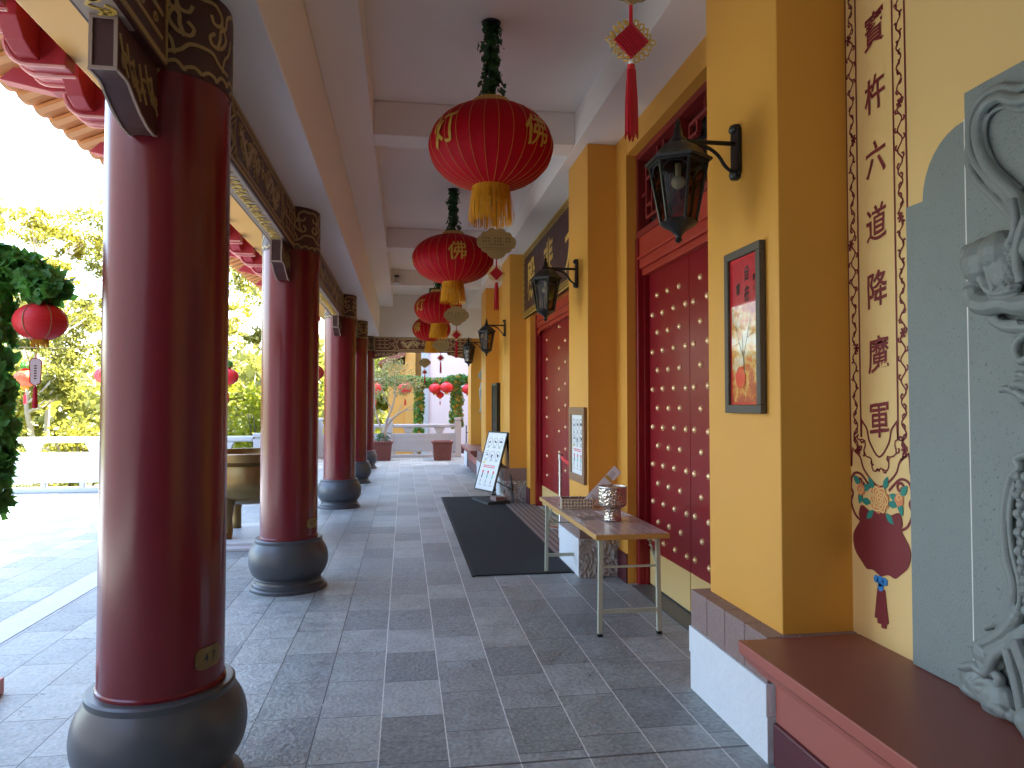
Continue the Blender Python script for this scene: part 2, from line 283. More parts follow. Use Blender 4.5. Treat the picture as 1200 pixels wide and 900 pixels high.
# ------------------------------------------------------------------ mesh helpers
class MB:
    def __init__(s): s.bm = bmesh.new()
    def box(s, x0, x1, y0, y1, z0, z1):
        v = [s.bm.verts.new(p) for p in ((x0,y0,z0),(x1,y0,z0),(x1,y1,z0),(x0,y1,z0),(x0,y0,z1),(x1,y0,z1),(x1,y1,z1),(x0,y1,z1))]
        for f in ((3,2,1,0),(4,5,6,7),(0,1,5,4),(1,2,6,5),(2,3,7,6),(3,0,4,7)): s.bm.faces.new([v[i] for i in f])
        return s
    def hexa(s, p):  # 8 points: bottom loop, top loop
        v = [s.bm.verts.new(q) for q in p]
        for f in ((3,2,1,0),(4,5,6,7),(0,1,5,4),(1,2,6,5),(2,3,7,6),(3,0,4,7)): s.bm.faces.new([v[i] for i in f])
        return s
    def face(s, pts):
        return s.bm.faces.new([s.bm.verts.new(p) for p in pts])
    def lathe(s, prof, seg=32, c=(0,0,0), a0=0., sq=1.):
        rings = []
        for r, z in prof:
            if r < 1e-5: rings.append([s.bm.verts.new((c[0], c[1], c[2]+z))])
            else: rings.append([s.bm.verts.new((c[0]+r*math.cos(a0+2*PI*i/seg), c[1]+sq*r*math.sin(a0+2*PI*i/seg), c[2]+z)) for i in range(seg)])
        for a, b in zip(rings, rings[1:]):
            for i in range(seg):
                j = (i+1) % seg
                if len(a) == 1 and len(b) == 1: continue
                if len(a) == 1: s.bm.faces.new((a[0], b[j], b[i]))
                elif len(b) == 1: s.bm.faces.new((a[i], a[j], b[0]))
                else: s.bm.faces.new((a[i], a[j], b[j], b[i]))
        for rg, fl in ((rings[0], True), (rings[-1], False)):
            if len(rg) > 2: s.bm.faces.new(rg[::-1] if fl else rg)
        return s
    def tube(s, pts, r, seg=6, closed=False):
        pts = [Vector(p) for p in pts]; n = len(pts)
        rad = r if isinstance(r, (list, tuple)) else [r]*n
        rings = []; up = None
        for i, p in enumerate(pts):
            if closed: t = pts[(i+1) % n] - pts[i-1]
            else: t = pts[min(i+1, n-1)] - pts[max(i-1, 0)]
            if t.length < 1e-9: t = Vector((0,0,1))
            t.normalize()
            if up is None: up = t.orthogonal().normalized()
            up = (up - t*up.dot(t))
            up = up.normalized() if up.length > 1e-6 else t.orthogonal().normalized()
            sd = t.cross(up)
            rings.append([s.bm.verts.new(p + (up*math.cos(2*PI*k/seg) + sd*math.sin(2*PI*k/seg))*rad[i]) for k in range(seg)])
        for i in range(n if closed else n-1):
            a, b = rings[i], rings[(i+1) % n]
            for k in range(seg): s.bm.faces.new((a[k], a[(k+1) % seg], b[(k+1) % seg], b[k]))
        if not closed: s.bm.faces.new(rings[0][::-1]); s.bm.faces.new(rings[-1])
        return s
    def prism(s, poly, f0, f1):
        """poly: 2-D outline; f0, f1 map (a, b) to 3-D for the two ends"""
        a = [s.bm.verts.new(f0(*p)) for p in poly]; b = [s.bm.verts.new(f1(*p)) for p in poly]
        n = len(poly)
        s.bm.faces.new(a[::-1]); s.bm.faces.new(b)
        for i in range(n): s.bm.faces.new((a[i], a[(i+1) % n], b[(i+1) % n], b[i]))
        return s
    def ribbon(s, pts, w, f, h=.004, closed=False):
        """raised band of width w along 2-D pts; f(a, b, out) maps to 3-D. solid, h thick"""
        n = len(pts); L = []; 
        for i in range(n):
            p = pts[i]
            if closed: q0, q1 = pts[i-1], pts[(i+1) % n]
            else: q0, q1 = pts[max(i-1,0)], pts[min(i+1,n-1)]
            dx, dy = q1[0]-q0[0], q1[1]-q0[1]; d = math.hypot(dx, dy) or 1
            ww = (w[i] if isinstance(w, (list, tuple)) else w)/2
            nx, ny = -dy/d*ww, dx/d*ww
            e = [(p[0]+nx, p[1]+ny), (p[0]-nx, p[1]-ny)]
            L.append([s.bm.verts.new(f(*e[0], 0)), s.bm.verts.new(f(*e[0], h)), s.bm.verts.new(f(*e[1], h)), s.bm.verts.new(f(*e[1], 0))])
        for i in range(n if closed else n-1):
            a, b = L[i], L[(i+1) % n]
            for k in range(3): s.bm.faces.new((a[k], a[k+1], b[k+1], b[k]))
        if not closed: s.bm.faces.new(L[0]); s.bm.faces.new(L[-1][::-1])
        return s
    def sphere(s, c, r, seg=10, rings=6, sc=(1,1,1), rot=None):
        prof = [(math.sin(PI*i/rings), -math.cos(PI*i/rings)) for i in range(rings+1)]
        prof[0] = (0, -1); prof[-1] = (0, 1)
        before = set(s.bm.verts)
        s.lathe(prof, seg)
        for v in s.bm.verts:
            if v not in before:
                p = Vector((v.co.x*r*sc[0], v.co.y*r*sc[1], v.co.z*r*sc[2]))
                if rot is not None: p = rot @ p
                v.co = p + Vector(c)
        return s
    def addmesh(s, verts, faces, f):
        v = [s.bm.verts.new(f(*p)) for p in verts]
        for fc in faces:
            try: s.bm.faces.new([v[i] for i in fc])
            except ValueError: pass
        return s
    def build(s, name, m, parent=None, smooth=None, bevel=0., bseg=2, loc=None, fix=True):
        me = bpy.data.meshes.new(name)
        if fix: bmesh.ops.recalc_face_normals(s.bm, faces=s.bm.faces)
        s.bm.to_mesh(me); s.bm.free()
        if m is not None: me.materials.append(M[m] if isinstance(m, str) else m)
        if smooth:
            me.polygons.foreach_set('use_smooth', [True]*len(me.polygons))
            if smooth is not True: me.set_sharp_from_angle(angle=R(smooth))
        o = bpy.data.objects.new(name, me); COL.objects.link(o)
        if parent: o.parent = parent
        if loc: o.location = loc
        if bevel:
            b = o.modifiers.new('bevel', 'BEVEL'); b.width = bevel; b.segments = bseg; b.limit_method = 'ANGLE'; b.angle_limit = R(40)
        return o
def empty(name, loc=(0,0,0), rz=0.):
    o = bpy.data.objects.new(name, None); COL.objects.link(o); o.location = loc; o.rotation_euler = (0,0,rz); o.empty_display_size = .2
    return o
def tag(o, label=None, cat=None, group=None, kind=None):
    if label: o['label'] = label
    if cat: o['category'] = cat
    if group: o['group'] = group
    if kind: o['kind'] = kind
    return o
def thing(name, label, cat, loc=(0,0,0), rz=0., group=None):
    return tag(empty(name, loc, rz), label, cat, group)
KIDS = {}
def copy_tree(o, parent=None):
    c = o.copy(); COL.objects.link(c)
    if parent: c.parent = parent
    for ch in [x for x in COL.objects if x.parent == o]: copy_tree(ch, c)
    return c
def spline(pts, n=6, closed=False):
    """Catmull-Rom through points of any dimension"""
    P = [tuple(p) for p in pts]; out = []; k = len(P)
    for i in range(k if closed else k-1):
        g = (lambda j: P[j % k]) if closed else (lambda j: P[max(0, min(k-1, j))])
        p0, p1, p2, p3 = g(i-1), g(i), g(i+1), g(i+2)
        for a in range(n):
            t = a/n
            out.append(tuple(.5*((2*b)+(-a_+c)*t+(2*a_-5*b+4*c-d)*t*t+(-a_+3*b-3*c+d)*t**3) for a_, b, c, d in zip(p0, p1, p2, p3)))
    if not closed: out.append(P[-1])
    return out
_tcache = {}
def glyphs(txt, size=1., off=0., brush=0., fine=0.):
    """flat triangulated outline of a character string, centred on 0,0 (2-D verts, faces)"""
    key = (txt, off, brush, fine)
    if key not in _tcache:
        c = bpy.data.curves.new('t', 'FONT'); c.body = txt; c.offset = off; c.align_x = 'CENTER'; c.resolution_u = 3
        o = bpy.data.objects.new('t', c); COL.objects.link(o); bpy.context.view_layer.update()
        me = o.to_mesh(); bm = bmesh.new(); bm.from_mesh(me); o.to_mesh_clear()
        bpy.data.objects.remove(o); bpy.data.curves.remove(c)
        bmesh.ops.triangulate(bm, faces=bm.faces)
        bmesh.ops.remove_doubles(bm, verts=bm.verts, dist=1e-4)
        lim = fine or (.12 if brush else 0)
        if lim:
            for _ in range(4):
                es = [e for e in bm.edges if e.calc_length() > lim]
                if not es: break
                bmesh.ops.subdivide_edges(bm, edges=es, cuts=1)
                bmesh.ops.triangulate(bm, faces=bm.faces)
        vs = [v.co.copy() for v in bm.verts]
        xs = [v.x for v in vs]; ys = [v.y for v in vs]
        cx, cy = (min(xs)+max(xs))/2, (min(ys)+max(ys))/2
        res = []
        seed = sum(ord(ch) for ch in txt) * .173
        for v in vs:
            x, y = v.x-cx, v.y-cy
            if brush:
                q = noise.noise_vector(Vector((x*3.2+seed, y*3.2, seed)))*1.4 + noise.noise_vector(Vector((x*9+seed, y*9, seed)))*.35
                x += q.x*brush; y += q.y*brush + x*.10
            res.append((x, y))
        bm.verts.index_update()
        fs = [[v.index for v in f.verts] for f in bm.faces]
        bm.free(); _tcache[key] = (res, fs)
    v, f = _tcache[key]
    return [(x*size, y*size) for x, y in v], f
def wall_x(x, yc, zc):
    """2-D wall coordinates on a plane facing -X (right in view is -Y); out is towards the corridor"""
    return lambda a, b, o=0.: (x-o, yc-a, zc+b)
def leaf_at(mb, p, nrm, size, up=None):
    """pointed five-lobed leaf, slightly folded"""
    n = Vector(nrm).normalized(); t = n.orthogonal().normalized()
    t = Matrix.Rotation(random.uniform(0, 2*PI), 3, n) @ t; b = n.cross(t)
    c = Vector(p); fold = n*size*.18
    sh = [(-.5,-.05,0), (-.42,.3,1), (-.12,.2,0), (0,.62,0), (.12,.2,0), (.42,.3,1), (.5,-.05,0), (.2,-.38,0), (-.2,-.38,0)]
    vs = [mb.bm.verts.new(c + t*x*size + b*y*size + fold*k) for x, y, k in sh]
    mb.bm.faces.new(vs)
def leaf_quad(mb, p, size, asp=.42):
    n = Vector((random.gauss(0,1), random.gauss(0,1), random.gauss(0,1)+.3)).normalized()
    t = n.orthogonal().normalized(); t = Matrix.Rotation(random.uniform(0, 2*PI), 3, n) @ t; b = n.cross(t)
    c = Vector(p)
    mb.bm.faces.new([mb.bm.verts.new(c + q) for q in (t*size*.5, b*size*asp*.5, -t*size*.5, -b*size*asp*.5)])

# ------------------------------------------------------------------ setting
g = MB(); g.box(-250, 250, -60, 400, -1.4, -.9); tag(g.build('ground', 'earth'), kind='structure')
pv = MB()
pv.prism([(-16,-8),(2.3,-8),(2.3,21.95),(-2.85,21.95),(-2.85,14.3),(-16,14.3)], lambda a,b:(a,b,-.9), lambda a,b:(a,b,0.))
tag(pv.build('paving', 'slate'), kind='structure')
st = MB(); st.box(-2.91, -2.66, -8, 13.9, -.01, .004); tag(st.build('drain_path', 'strip'), kind='structure')

# ------------------------------------------------------------------ the temple hall
hall = thing('temple_hall', 'long ochre temple hall with red studded doors and a deep white coffered porch', 'building')
COLS = [3.2, 6.5, 11.42, 14.9, 18.2]
PIL = [(3.03,3.80),(6.47,7.24),(11.5,12.4),(14.95,15.8),(18.35,19.15)]
b = MB(); b.box(2.45, 13, -6, 19.15, 0, 8.5); b.build('wall', 'yellow', hall)  # unseen rear of the hall as one solid box, put in to block light
b = MB(); b.box(-15, 2.449, -9, -3.1, 0, 6.5); b.box(-15, -7, -3.099, 5.5, 0, 5.2); b.build('wall', 'light_block', hall)  # unseen wings, added to darken the faces turned towards the camera
def wall(y0, y1, z0, z1, x, m='yellow'):
    b = MB(); b.box(x, 2.449, y0, y1, z0, z1); return b.build('wall', m, hall)
ZS = 4.07
wall(-3.09, 3.10, 0, ZS-.003, 2.05, 'cream')
wall(3.70, 4.18, 0, ZS-.004, 1.98); wall(6.16, 6.9, 0, ZS-.004, 1.98); wall(4.18, 6.16, 3.86, ZS-.004, 1.983)
wall(7.1, 7.6, 0, ZS-.004, 1.98); wall(11.14, 11.9, 0, ZS-.004, 1.98); wall(7.6, 11.14, 3.02, ZS-.004, 1.983)
wall(12.2, 15.3, 0, ZS-.004, 1.98); wall(15.5, 18.7, 0, ZS-.004, 2.05, 'cream')
for y0, y1 in PIL:
    p = MB().box(1.70, 2.2, y0, y1, .54, ZS-.002).build('pilaster', 'yellow', hall, bevel=.006)
    pm = MB(); pm.box(1.604, 2.1, y0-.033, y1+.058, 0, .2035); pm.box(1.598, 2.1, y0-.036, y1+.061, .2065, .35); pm.box(1.615, 2.05, y0-.02, y1+.04, .203, .207)
    pl = pm.build('plinth', 'white_rough', p, bevel=.011, bseg=3)
    cb = MB(); k = max(3, round((y1-y0+.08)/.195)); L = (y1-y0+.085)/k
    for i in range(k): cb.box(1.607, 2.08, y0-.03+i*L+.0015, y0-.03+(i+1)*L-.0015, .351, .556)
    cb.build('plinth_cap', 'cap', p, bevel=.006)
    if y0 > 4:   # the near end of these plinths is bare split-face stone
        rb = MB(); bm = rb.bm; nx, nz = 26, 22
        gv = [[bm.verts.new((1.595+.41*i/nx, y0-.045-.035*abs(noise.noise((i*.55, j*.55, y0)))-.02*noise.noise((i*1.4, j*1.4, y0+5)), .004+.35*j/nz)) for j in range(nz+1)] for i in range(nx+1)]
        for i in range(nx):
            for j in range(nz): bm.faces.new((gv[i][j], gv[i+1][j], gv[i+1][j+1], gv[i][j+1]))
        e = [gv[0], gv[nx], [gv[i][0] for i in range(nx+1)], [gv[i][nz] for i in range(nx+1)]]
        for q in e:
            back = [bm.verts.new((v.co.x, y0-.034, v.co.z)) for v in q]
            for i in range(len(q)-1): bm.faces.new((q[i], q[i+1], back[i+1], back[i]))
        rb.build('rough_stone', 'rough_block', pl, smooth=35)
for y0, y1 in ((3.86,4.18),(6.16,6.43),(7.31,7.6),(11.14,11.46)):
    MB().box(1.962, 1.979, y0, y1, 0, .26).build('skirting', 'skirt', hall, bevel=.004)
# ceiling, beams
MB().box(-.625, 2.3, -6, 18.4, 4.39, 4.6).build('ceiling', 'white_paint', hall)
MB().box(-1.12, -.625, -6, 18.19, 3.305, 4.6).build('edge_beam', 'white_paint', hall, bevel=.008)
MB().box(-.624, -.29, -6, 18.19, ZS, 4.388).build('ceiling_beam', 'white_paint', hall, bevel=.006)
MB().box(1.60, 2.3, -6, 18.19, ZS, 4.388).build('ceiling_beam', 'white_paint', hall, bevel=.006)
for y in (-3.4, -.2, 3.15, 6.55, 11.3, 14.85):
    MB().box(-.289, 1.599, y, y+.3, ZS+.002, 4.387).build('cross_beam', 'white_paint', hall, bevel=.006)
MB().box(-1.12, 2.05, 18.2, 18.42, 3.302, 4.6).build('end_wall', 'white_paint', hall)
# porch eave: painted beam, brackets, boards, tiles
MB().box(-1.69, -1.121, -6, 19.4, 3.36, 4.25).build('eave_beam', 'eave_tan', hall, bevel=.01)
ex0, ez0, ex1, ez1 = -2.8, 3.86, -1.1, 4.62
sl = (ez1-ez0)/(ex1-ex0)
rf = MB(); rf.prism([(ex0,ez0),(2.6,ez0+sl*5.4),(2.6,ez0+sl*5.4+.3),(ex0,ez0+.09)], lambda a,b:(a,-6,b), lambda a,b:(a,19.6,b))
roof = rf.build('roof', 'eave_board', hall)
mr = MB(); mr.prism([(1.5,8.5),(13.6,8.5),(7.5,12.5)], lambda a,b:(a,-6.4,b), lambda a,b:(a,19.7,b)); mr.build('roof', 'roof_tile', hall)
rt = MB()
y = -4.
while y < 19.4:     # pale rafter under every row of tiles, round tile end over the next gap
    rt.prism([(ex0+.02,ez0-.002),(-1.7,ez0+sl*1.1-.002),(-1.7,ez0+sl*1.1-.035),(ex0+.02,ez0-.035)], lambda a,b:(a,y,b), lambda a,b:(a,y+.085,b))
    y += .245
rt.build('rafters', 'eave_rafter', roof)
tl = MB(); y = -4.1
while y < 19.4:
    prof = [(math.cos(R(a))*.115, math.sin(R(a))*.055) for a in range(180, 361, 20)]
    tl.prism(prof, lambda a,b:(ex0-.07, y+.1225+a, ez0+.075+b*.9), lambda a,b:(ex0+.06, y+.1225+a, ez0+.105+b*.9))
    y += .245
tl.build('eave_tiles', 'eave_board', roof, smooth=40)
def dougong():
    def boat(x0, x1, z0, z1, w, y=0.):
        h = z1-z0; P = [(x1,z1),(x1,z0)]
        for k in range(7):
            a = R(90*k/6); P.append((x0+.62*h-math.sin(a)*.62*h, z0+h*.7-math.cos(a)*h*.7))
        P.append((x0, z1))
        return P
    r = MB(); r.prism(boat(-.28,.0,.0,.17,.12), lambda a,b:(a,-.055,b), lambda a,b:(a,.055,b))
    o = r.build('roof_bracket', 'bracket_red', hall, bevel=.006)
    r = MB(); r.prism(boat(-.52,.0,.215,.385,.12), lambda a,b:(a,-.055,b), lambda a,b:(a,.055,b)); r.box(-.27,-.15,-.075,.075,.172,.213); r.box(-.51,-.38,-.075,.075,.386,.43)
    r.build('upper_arm', 'bracket_red', o, bevel=.006)
    e = MB()
    for P in (boat(-.286,.0,-.008,.17,.12)[1:-1], boat(-.526,.0,.207,.385,.12)[1:-1]):
        e.tube([(a, -.058, b) for a, b in P], .009, 5); e.tube([(a, .058, b) for a, b in P], .009, 5)
    e.build('lit_edge_line', 'bracket_edge', o)  # light on the arm undersides, put into pale pink edge lines
    c = MB(); P = [(y_, z_) for y_, z_ in ((-.27,.11),(-.27,.17),(.27,.17),(.27,.11),(.2,.03),(.12,.0),(-.12,.0),(-.2,.03))]
    c.prism(P, lambda a,b:(-.21,a,b+.02), lambda a,b:(-.12,a,b+.02)); c.prism([(a*1.1,b) for a,b in P], lambda a,b:(-.45,a,b+.235), lambda a,b:(-.36,a,b+.235))
    c.build('cross_arm', 'bracket_red', o, bevel=.005)
    return o
d0 = dougong()
ys = [1.95+.64*i for i in range(21)]
for i, y in enumerate(ys):
    o = d0 if i == 0 else copy_tree(d0, hall)
    o.location = (-1.691, y, 3.30)
MB().box(-1.82, -1.70, -6, 19.4, 3.74, 4.2).build('bracket_beam', 'bracket_red', hall)
for y in [2.27+.64*i*2 for i in range(9)]:
    n = MB(); n.prism([(-1.70,3.60),(-1.70,3.72),(-2.42,3.70),(-2.5,3.62),(-2.2,3.56)], lambda a,b:(a,y-.05,b), lambda a,b:(a,y+.05,b)); n.build('roof_bracket_nose', 'bracket_red', hall, bevel=.005)

# ---- carved and gilded lintels between the columns
def curl(cx, cy, r, a0, turns, n=14, shrink=.25):
    return [(cx+math.cos(a0+turns*2*PI*i/n)*r*(1-(1-shrink)*i/n), cy+math.sin(a0+turns*2*PI*i/n)*r*(1-(1-shrink)*i/n)) for i in range(n+1)]
def dragon(mb, f, x0, x1, h, flip=1, amp=.55, dens=1.):
    """gilded dragon: thick wavy body, legs with claws, flames, a curled head"""
    L = x1-x0; n = 60; d = 1 if L > 0 else -1
    body = [(x0+L*i/n, math.sin(i/n*2*PI*2.1*dens+.6)*h*.5*amp*(.6+.4*math.sin(i/n*PI))) for i in range(n+1)]
    w = [h*(.07+.15*math.sin(PI*min(1, i/n*1.05)**.8)) for i in range(n+1)]
    mb.ribbon(body, w, f, .008)
    for i in range(4, n-2, 3):
        x, y = body[i]; s = 1 if (i//3) % 2 else -1
        mb.ribbon(spline([(x, y), (x+d*h*.07, y+s*h*.19), (x+d*h*.2, y+s*h*.24)], 4), [h*.055]*8+[h*.02], f, .006)
    for k in range(5):
        x, y = body[int(n*(.14+.18*k))]; s = -1 if y > 0 else 1
        mb.ribbon(spline([(x, y), (x-d*h*.12, y+s*h*.26), (x+d*h*.08, y+s*h*.40), (x+d*h*.2, y+s*h*.36)], 4), h*.06, f, .007)
        mb.ribbon(curl(x-d*h*.2, -s*h*.30, h*.12, k, .9), h*.04, f, .005)
    hx = x1; mb.ribbon(curl(hx, h*.05, h*.22, 0, 1.2*d), h*.10, f, .008)
    mb.ribbon(spline([(hx, h*.1), (hx-d*h*.3, h*.36), (hx-d*h*.55, h*.30)], 4), h*.04, f, .006)
def lintel_gold(f, L, h, mirror=True):
    """frame lines, stepped chevrons at both ends and two dragons facing a pearl"""
    m = MB(); H = h/2
    for b in (H-.016, -H+.016): m.ribbon([(-L/2+.012, b), (L/2-.012, b)], .020, f, .006)
    m.ribbon([(-L/2+.012, -H+.028),(-L/2+.012, H-.028)], .018, f, .006); m.ribbon([(L/2-.012, -H+.028),(L/2-.012, H-.028)], .018, f, .006)
    e = min(.62, L*.2)
    for s in (-1, 1):
        for k, w in ((0, .020), (.055, .012)):
            X = lambda q: s*(L/2-e+q-k)
            m.ribbon([(X(.02), H-.036), (X(-.05), H*.45), (X(.07), 0), (X(-.05), -H*.45), (X(.02), -H+.036)], w, f, .007)
        for bb in (-.52, 0., .52):
            m.ribbon([(s*(L/2-.06), bb*H), (s*(L/2-e+.12), bb*H)], .016, f, .006)
            for q in range(3): m.ribbon(curl(s*(L/2-.14-q*.13), bb*H+H*.22, H*.14, q, .9), .010, f, .005)
    C = L/2-e-.12
    for b in (H*.72, -H*.72): m.ribbon([(-C, b), (C, b)], .014, f, .006)
    m.ribbon([(-C, -H*.72), (-C-.05, 0), (-C, H*.72)], .014, f, .006); m.ribbon([(C, -H*.72), (C+.05, 0), (C, H*.72)], .014, f, .006)
    dn = max(.8, C/1.2)
    dragon(m, f, -C+.06, -.13, h*.66, dens=dn); dragon(m, f, C-.06, .13, h*.66, dens=dn)
    m.ribbon(curl(0, 0, h*.12, 0, 1), h*.06, f, .009); m.ribbon(spline([(0, h*.12), (.02, h*.2), (-.01, h*.27)], 4), h*.04, f, .006)
    return m
ZL, HL = 3.115, .37
ends = [-.1] + COLS
for y0, y1 in zip(ends, ends[1:]):
    a, c = y0+.235, y1-.235; L = c-a; yc = (a+c)/2
    lt = MB().box(-1.10, -.94, a, c, ZL-HL/2, ZL+HL/2).build('carved_lintel', 'maroon', hall, bevel=.004)
    lintel_gold(lambda p, q, o=0.: (-.94+o, yc+p, ZL+q), L-.02, HL-.01).build('gilding', 'gold', lt)
    u = MB(); fu = lambda p, q, o=0.: (-1.02+q, yc+p, ZL-HL/2-o)
    u.ribbon([(-L/2+.3, 0), (L/2-.3, 0)], .132, fu, .002); u.build('soffit_bounce_strip', 'pale_edge', lt)  # floor bounce on the lintel underside, put into a pale strip
    u = MB(); fu2 = lambda p, q, o=0.: (-1.02+q, yc+p, ZL-HL/2-.0025-o)
    x = -L/2+.36
    while x < L/2-.36:
        u.ribbon(curl(x, random.uniform(-.02,.02), .036, random.uniform(0,6), random.choice((-.9,.9)), 10), .012, fu2, .004)
        u.ribbon(spline([(x, .04), (x+.05, -.03), (x+.09, .035)], 3), .011, fu2, .004); x += .085
    u.build('soffit_gilding', 'gold_bright', lt)
    for s, yy in ((1, y0), (-1, y1)):     # curved spandrel brackets at both columns
        P = [(.235,2.929),(.63,2.929),(.63,2.742),(.555,2.742),(.53,2.735),(.48,2.705),(.42,2.677),(.34,2.655),(.27,2.652),(.235,2.662)]
        sp = MB(); sp.prism(P, lambda p,q:(-1.066, yy+s*p, q), lambda p,q:(-.974, yy+s*p, q)); so = sp.build('spandrel', 'maroon', lt, bevel=.003)
        eg = MB(); eg.tube([(-.974, yy+s*p, q) for p, q in P[2:]], .006, 4); eg.tube([(-1.066, yy+s*p, q) for p, q in P[2:]], .006, 4)
        for k in (0, 1): 
            zz = 2.745 if k == 0 else 2.922
            eg.box(-1.066, -.974, *sorted((yy+s*.631, yy+s*.637)), zz-.006, zz+.006)
        for xx in (-1.06, -.98): eg.box(xx-.006, xx+.006, *sorted((yy+s*.631, yy+s*.637)), 2.752, 2.915)
        eg.build('pale_edge', 'pale_edge', so)
        gd = MB(); fg = lambda p, q, o=0.: (-.974+o, yy+s*p, q)
        for k in range(6):
            px = .27+.06*k; pz = 2.79+.02*math.sin(k*1.7)
            gd.ribbon(curl(px, pz, .035, k, .8 if k % 2 else -.8, 10), .011, fg, .004)
            gd.ribbon(spline([(px-.03, pz-.05), (px+.02, pz+.01), (px+.05, pz+.07)], 3), .012, fg, .004)
        gd.build('gilding', 'gold', so)
# end lintel across the porch
lt = MB().box(-.78, 1.70, 18.19, 18.40, ZL-HL/2-.005, ZL+HL/2).build('carved_lintel', 'end_wood', hall, bevel=.004)
lintel_gold(lambda p, q, o=0.: (.46+p, 18.19-o, ZL+q), 2.44, HL-.01).build('gilding', 'end_gold', lt)
for s, xx in ((1, -.78), (-1, 1.70)):
    P = [(0,2.924),(.62,2.924),(.6,2.86),(.52,2.86),(.47,2.83),(.3,2.80),(.15,2.77),(0,2.74)]
    sp = MB(); sp.prism(P, lambda p,q:(xx+s*p, 18.22, q), lambda p,q:(xx+s*p, 18.36, q)); so = sp.build('spandrel', 'end_wood', lt)
    gd = MB(); fg = lambda p, q, o=0.: (xx+s*p, 18.22-o, q)
    gd.ribbon(P[2:], .016, fg, .005)
    for k in range(6):
        px = .06+.085*k; pz = 2.85+.004*k
        gd.ribbon(curl(px, pz, .04, k, .9 if k % 2 else -.9, 10), .014, fg, .005); gd.ribbon(spline([(px-.03, pz-.04), (px+.02, pz), (px+.05, pz+.05)], 3), .014, fg, .005)
    gd.build('gilding', 'end_gold', so)

# ---- doors
def stud_mesh():
    s = MB(); s.lathe([(.026, 0), (.025, .005), (.021, .012), (.012, .018), (0, .020)], 14)
    bmesh.ops.rotate(s.bm, verts=s.bm.verts, cent=(0,0,0), matrix=Matrix.Rotation(-PI/2, 3, 'Y'))
    return s
stud0 = stud_mesh().build('stud', 'stud', None, smooth=40)
stud_used = [False]
XD = 2.16
def leaf_door(y0, y1, ztop, spots, single):
    d = MB().box(XD, XD+.05, y0+.003, y1-.003, .02, ztop).build('door', 'door_red', hall, bevel=.003)
    k = MB().box(XD-.006, XD+.001, y0+.004, y1-.004, .022, .32).build('kick_plate', 'kick', d, bevel=.002)
    mb = MB()
    for y, z in spots:
        if single:
            s = stud0 if not stud_used[0] else stud0.copy()
            if stud_used[0]: COL.objects.link(s)
            stud_used[0] = True
            s.parent = d; s.location = (XD-.0005, y, z)
        else:
            tmp = stud_mesh()
            me = bpy.data.meshes.new('x'); tmp.bm.to_mesh(me); tmp.bm.free()
            mb.addmesh([tuple(v.co) for v in me.vertices], [list(p.vertices) for p in me.polygons], lambda a, b_, c_: (XD-.0005+a, y+b_, z+c_))
            bpy.data.meshes.remove(me)
    if not single and spots: tag(mb.build('studs', 'stud', d, smooth=40), kind='stuff')
    else: mb.bm.free()
    return d
def door_frame(y0, y1, ztop, zfr):
    for a, c, q in ((y0, y0+.07, 1), (y1-.07, y1, -1)):
        f = MB(); f.box(2.06, 2.44, a, c, 0, zfr); b0, b1 = (c-.002, c+.015) if q > 0 else (a-.015, a+.002); f.box(2.115, 2.3, b0, b1, 0.001, ztop)
        f.build('door_jamb', 'door_red', hall, bevel=.006)
    h = MB(); h.box(2.075, 2.43, y0+.0705, y1-.0705, ztop+.05, zfr-.0); h.box(2.05, 2.08, y0+.0705, y1-.0705, ztop+.13, ztop+.15); h.box(2.10, 2.43, y0+.0705, y1-.0705, ztop-.01, ztop+.049)
    h.build('door_head', 'lintel_red', hall, bevel=.006)
# side door: two leaves with a staggered field of studs
def field(y0, y1, seed=0):
    sp = []
    for c in range(7):
        y = y1-.09-c*.124
        for r_ in range(9):
            z = .43+r_*.325+(.1625 if c % 2 else 0)
            if z < 2.68: sp.append((y+random.uniform(-.004,.004), z+random.uniform(-.004,.004)))
    return sp
door_frame(4.18, 6.16, 2.76, 3.09)
leaf_door(5.172, 6.07, 2.75, field(5.172, 6.07), True)
leaf_door(4.27, 5.168, 2.75, field(4.27, 5.168)[:28], True)
# main door: four leaves
door_frame(7.6, 11.14, 2.76, 3.02)
W4 = (11.05-7.69)/4
for k in range(4):
    a = 11.05-W4*(k+1); c = a+W4
    sp = [(a+W4/2+(.02 if k == 0 else -.0), .52+.295*i+(.11 if k else 0)) for i in range(8)]
    if k == 1: sp += [(a+.03, .70+.295*i) for i in range(7)]
    leaf_door(a, c, 2.75, sp, k < 2)
# scalloped apron under the main door head
ap = MB(); n = 40; P = [(7.69, 2.78), (11.05, 2.78)]
for i in range(n+1):
    t = i/n; yy = 11.05-(11.05-7.69)*t; e = min(t, 1-t)*n
    dz = .10 if e < 1 else .075 if e < 2 else .05 if e < 3 else .035
    P.append((yy, 2.78-dz+.012*math.sin(i*1.9)))
ap.prism(P, lambda a,b:(2.085,a,b), lambda a,b:(2.10,a,b)); ap.build('door_apron', 'lintel_red', hall)
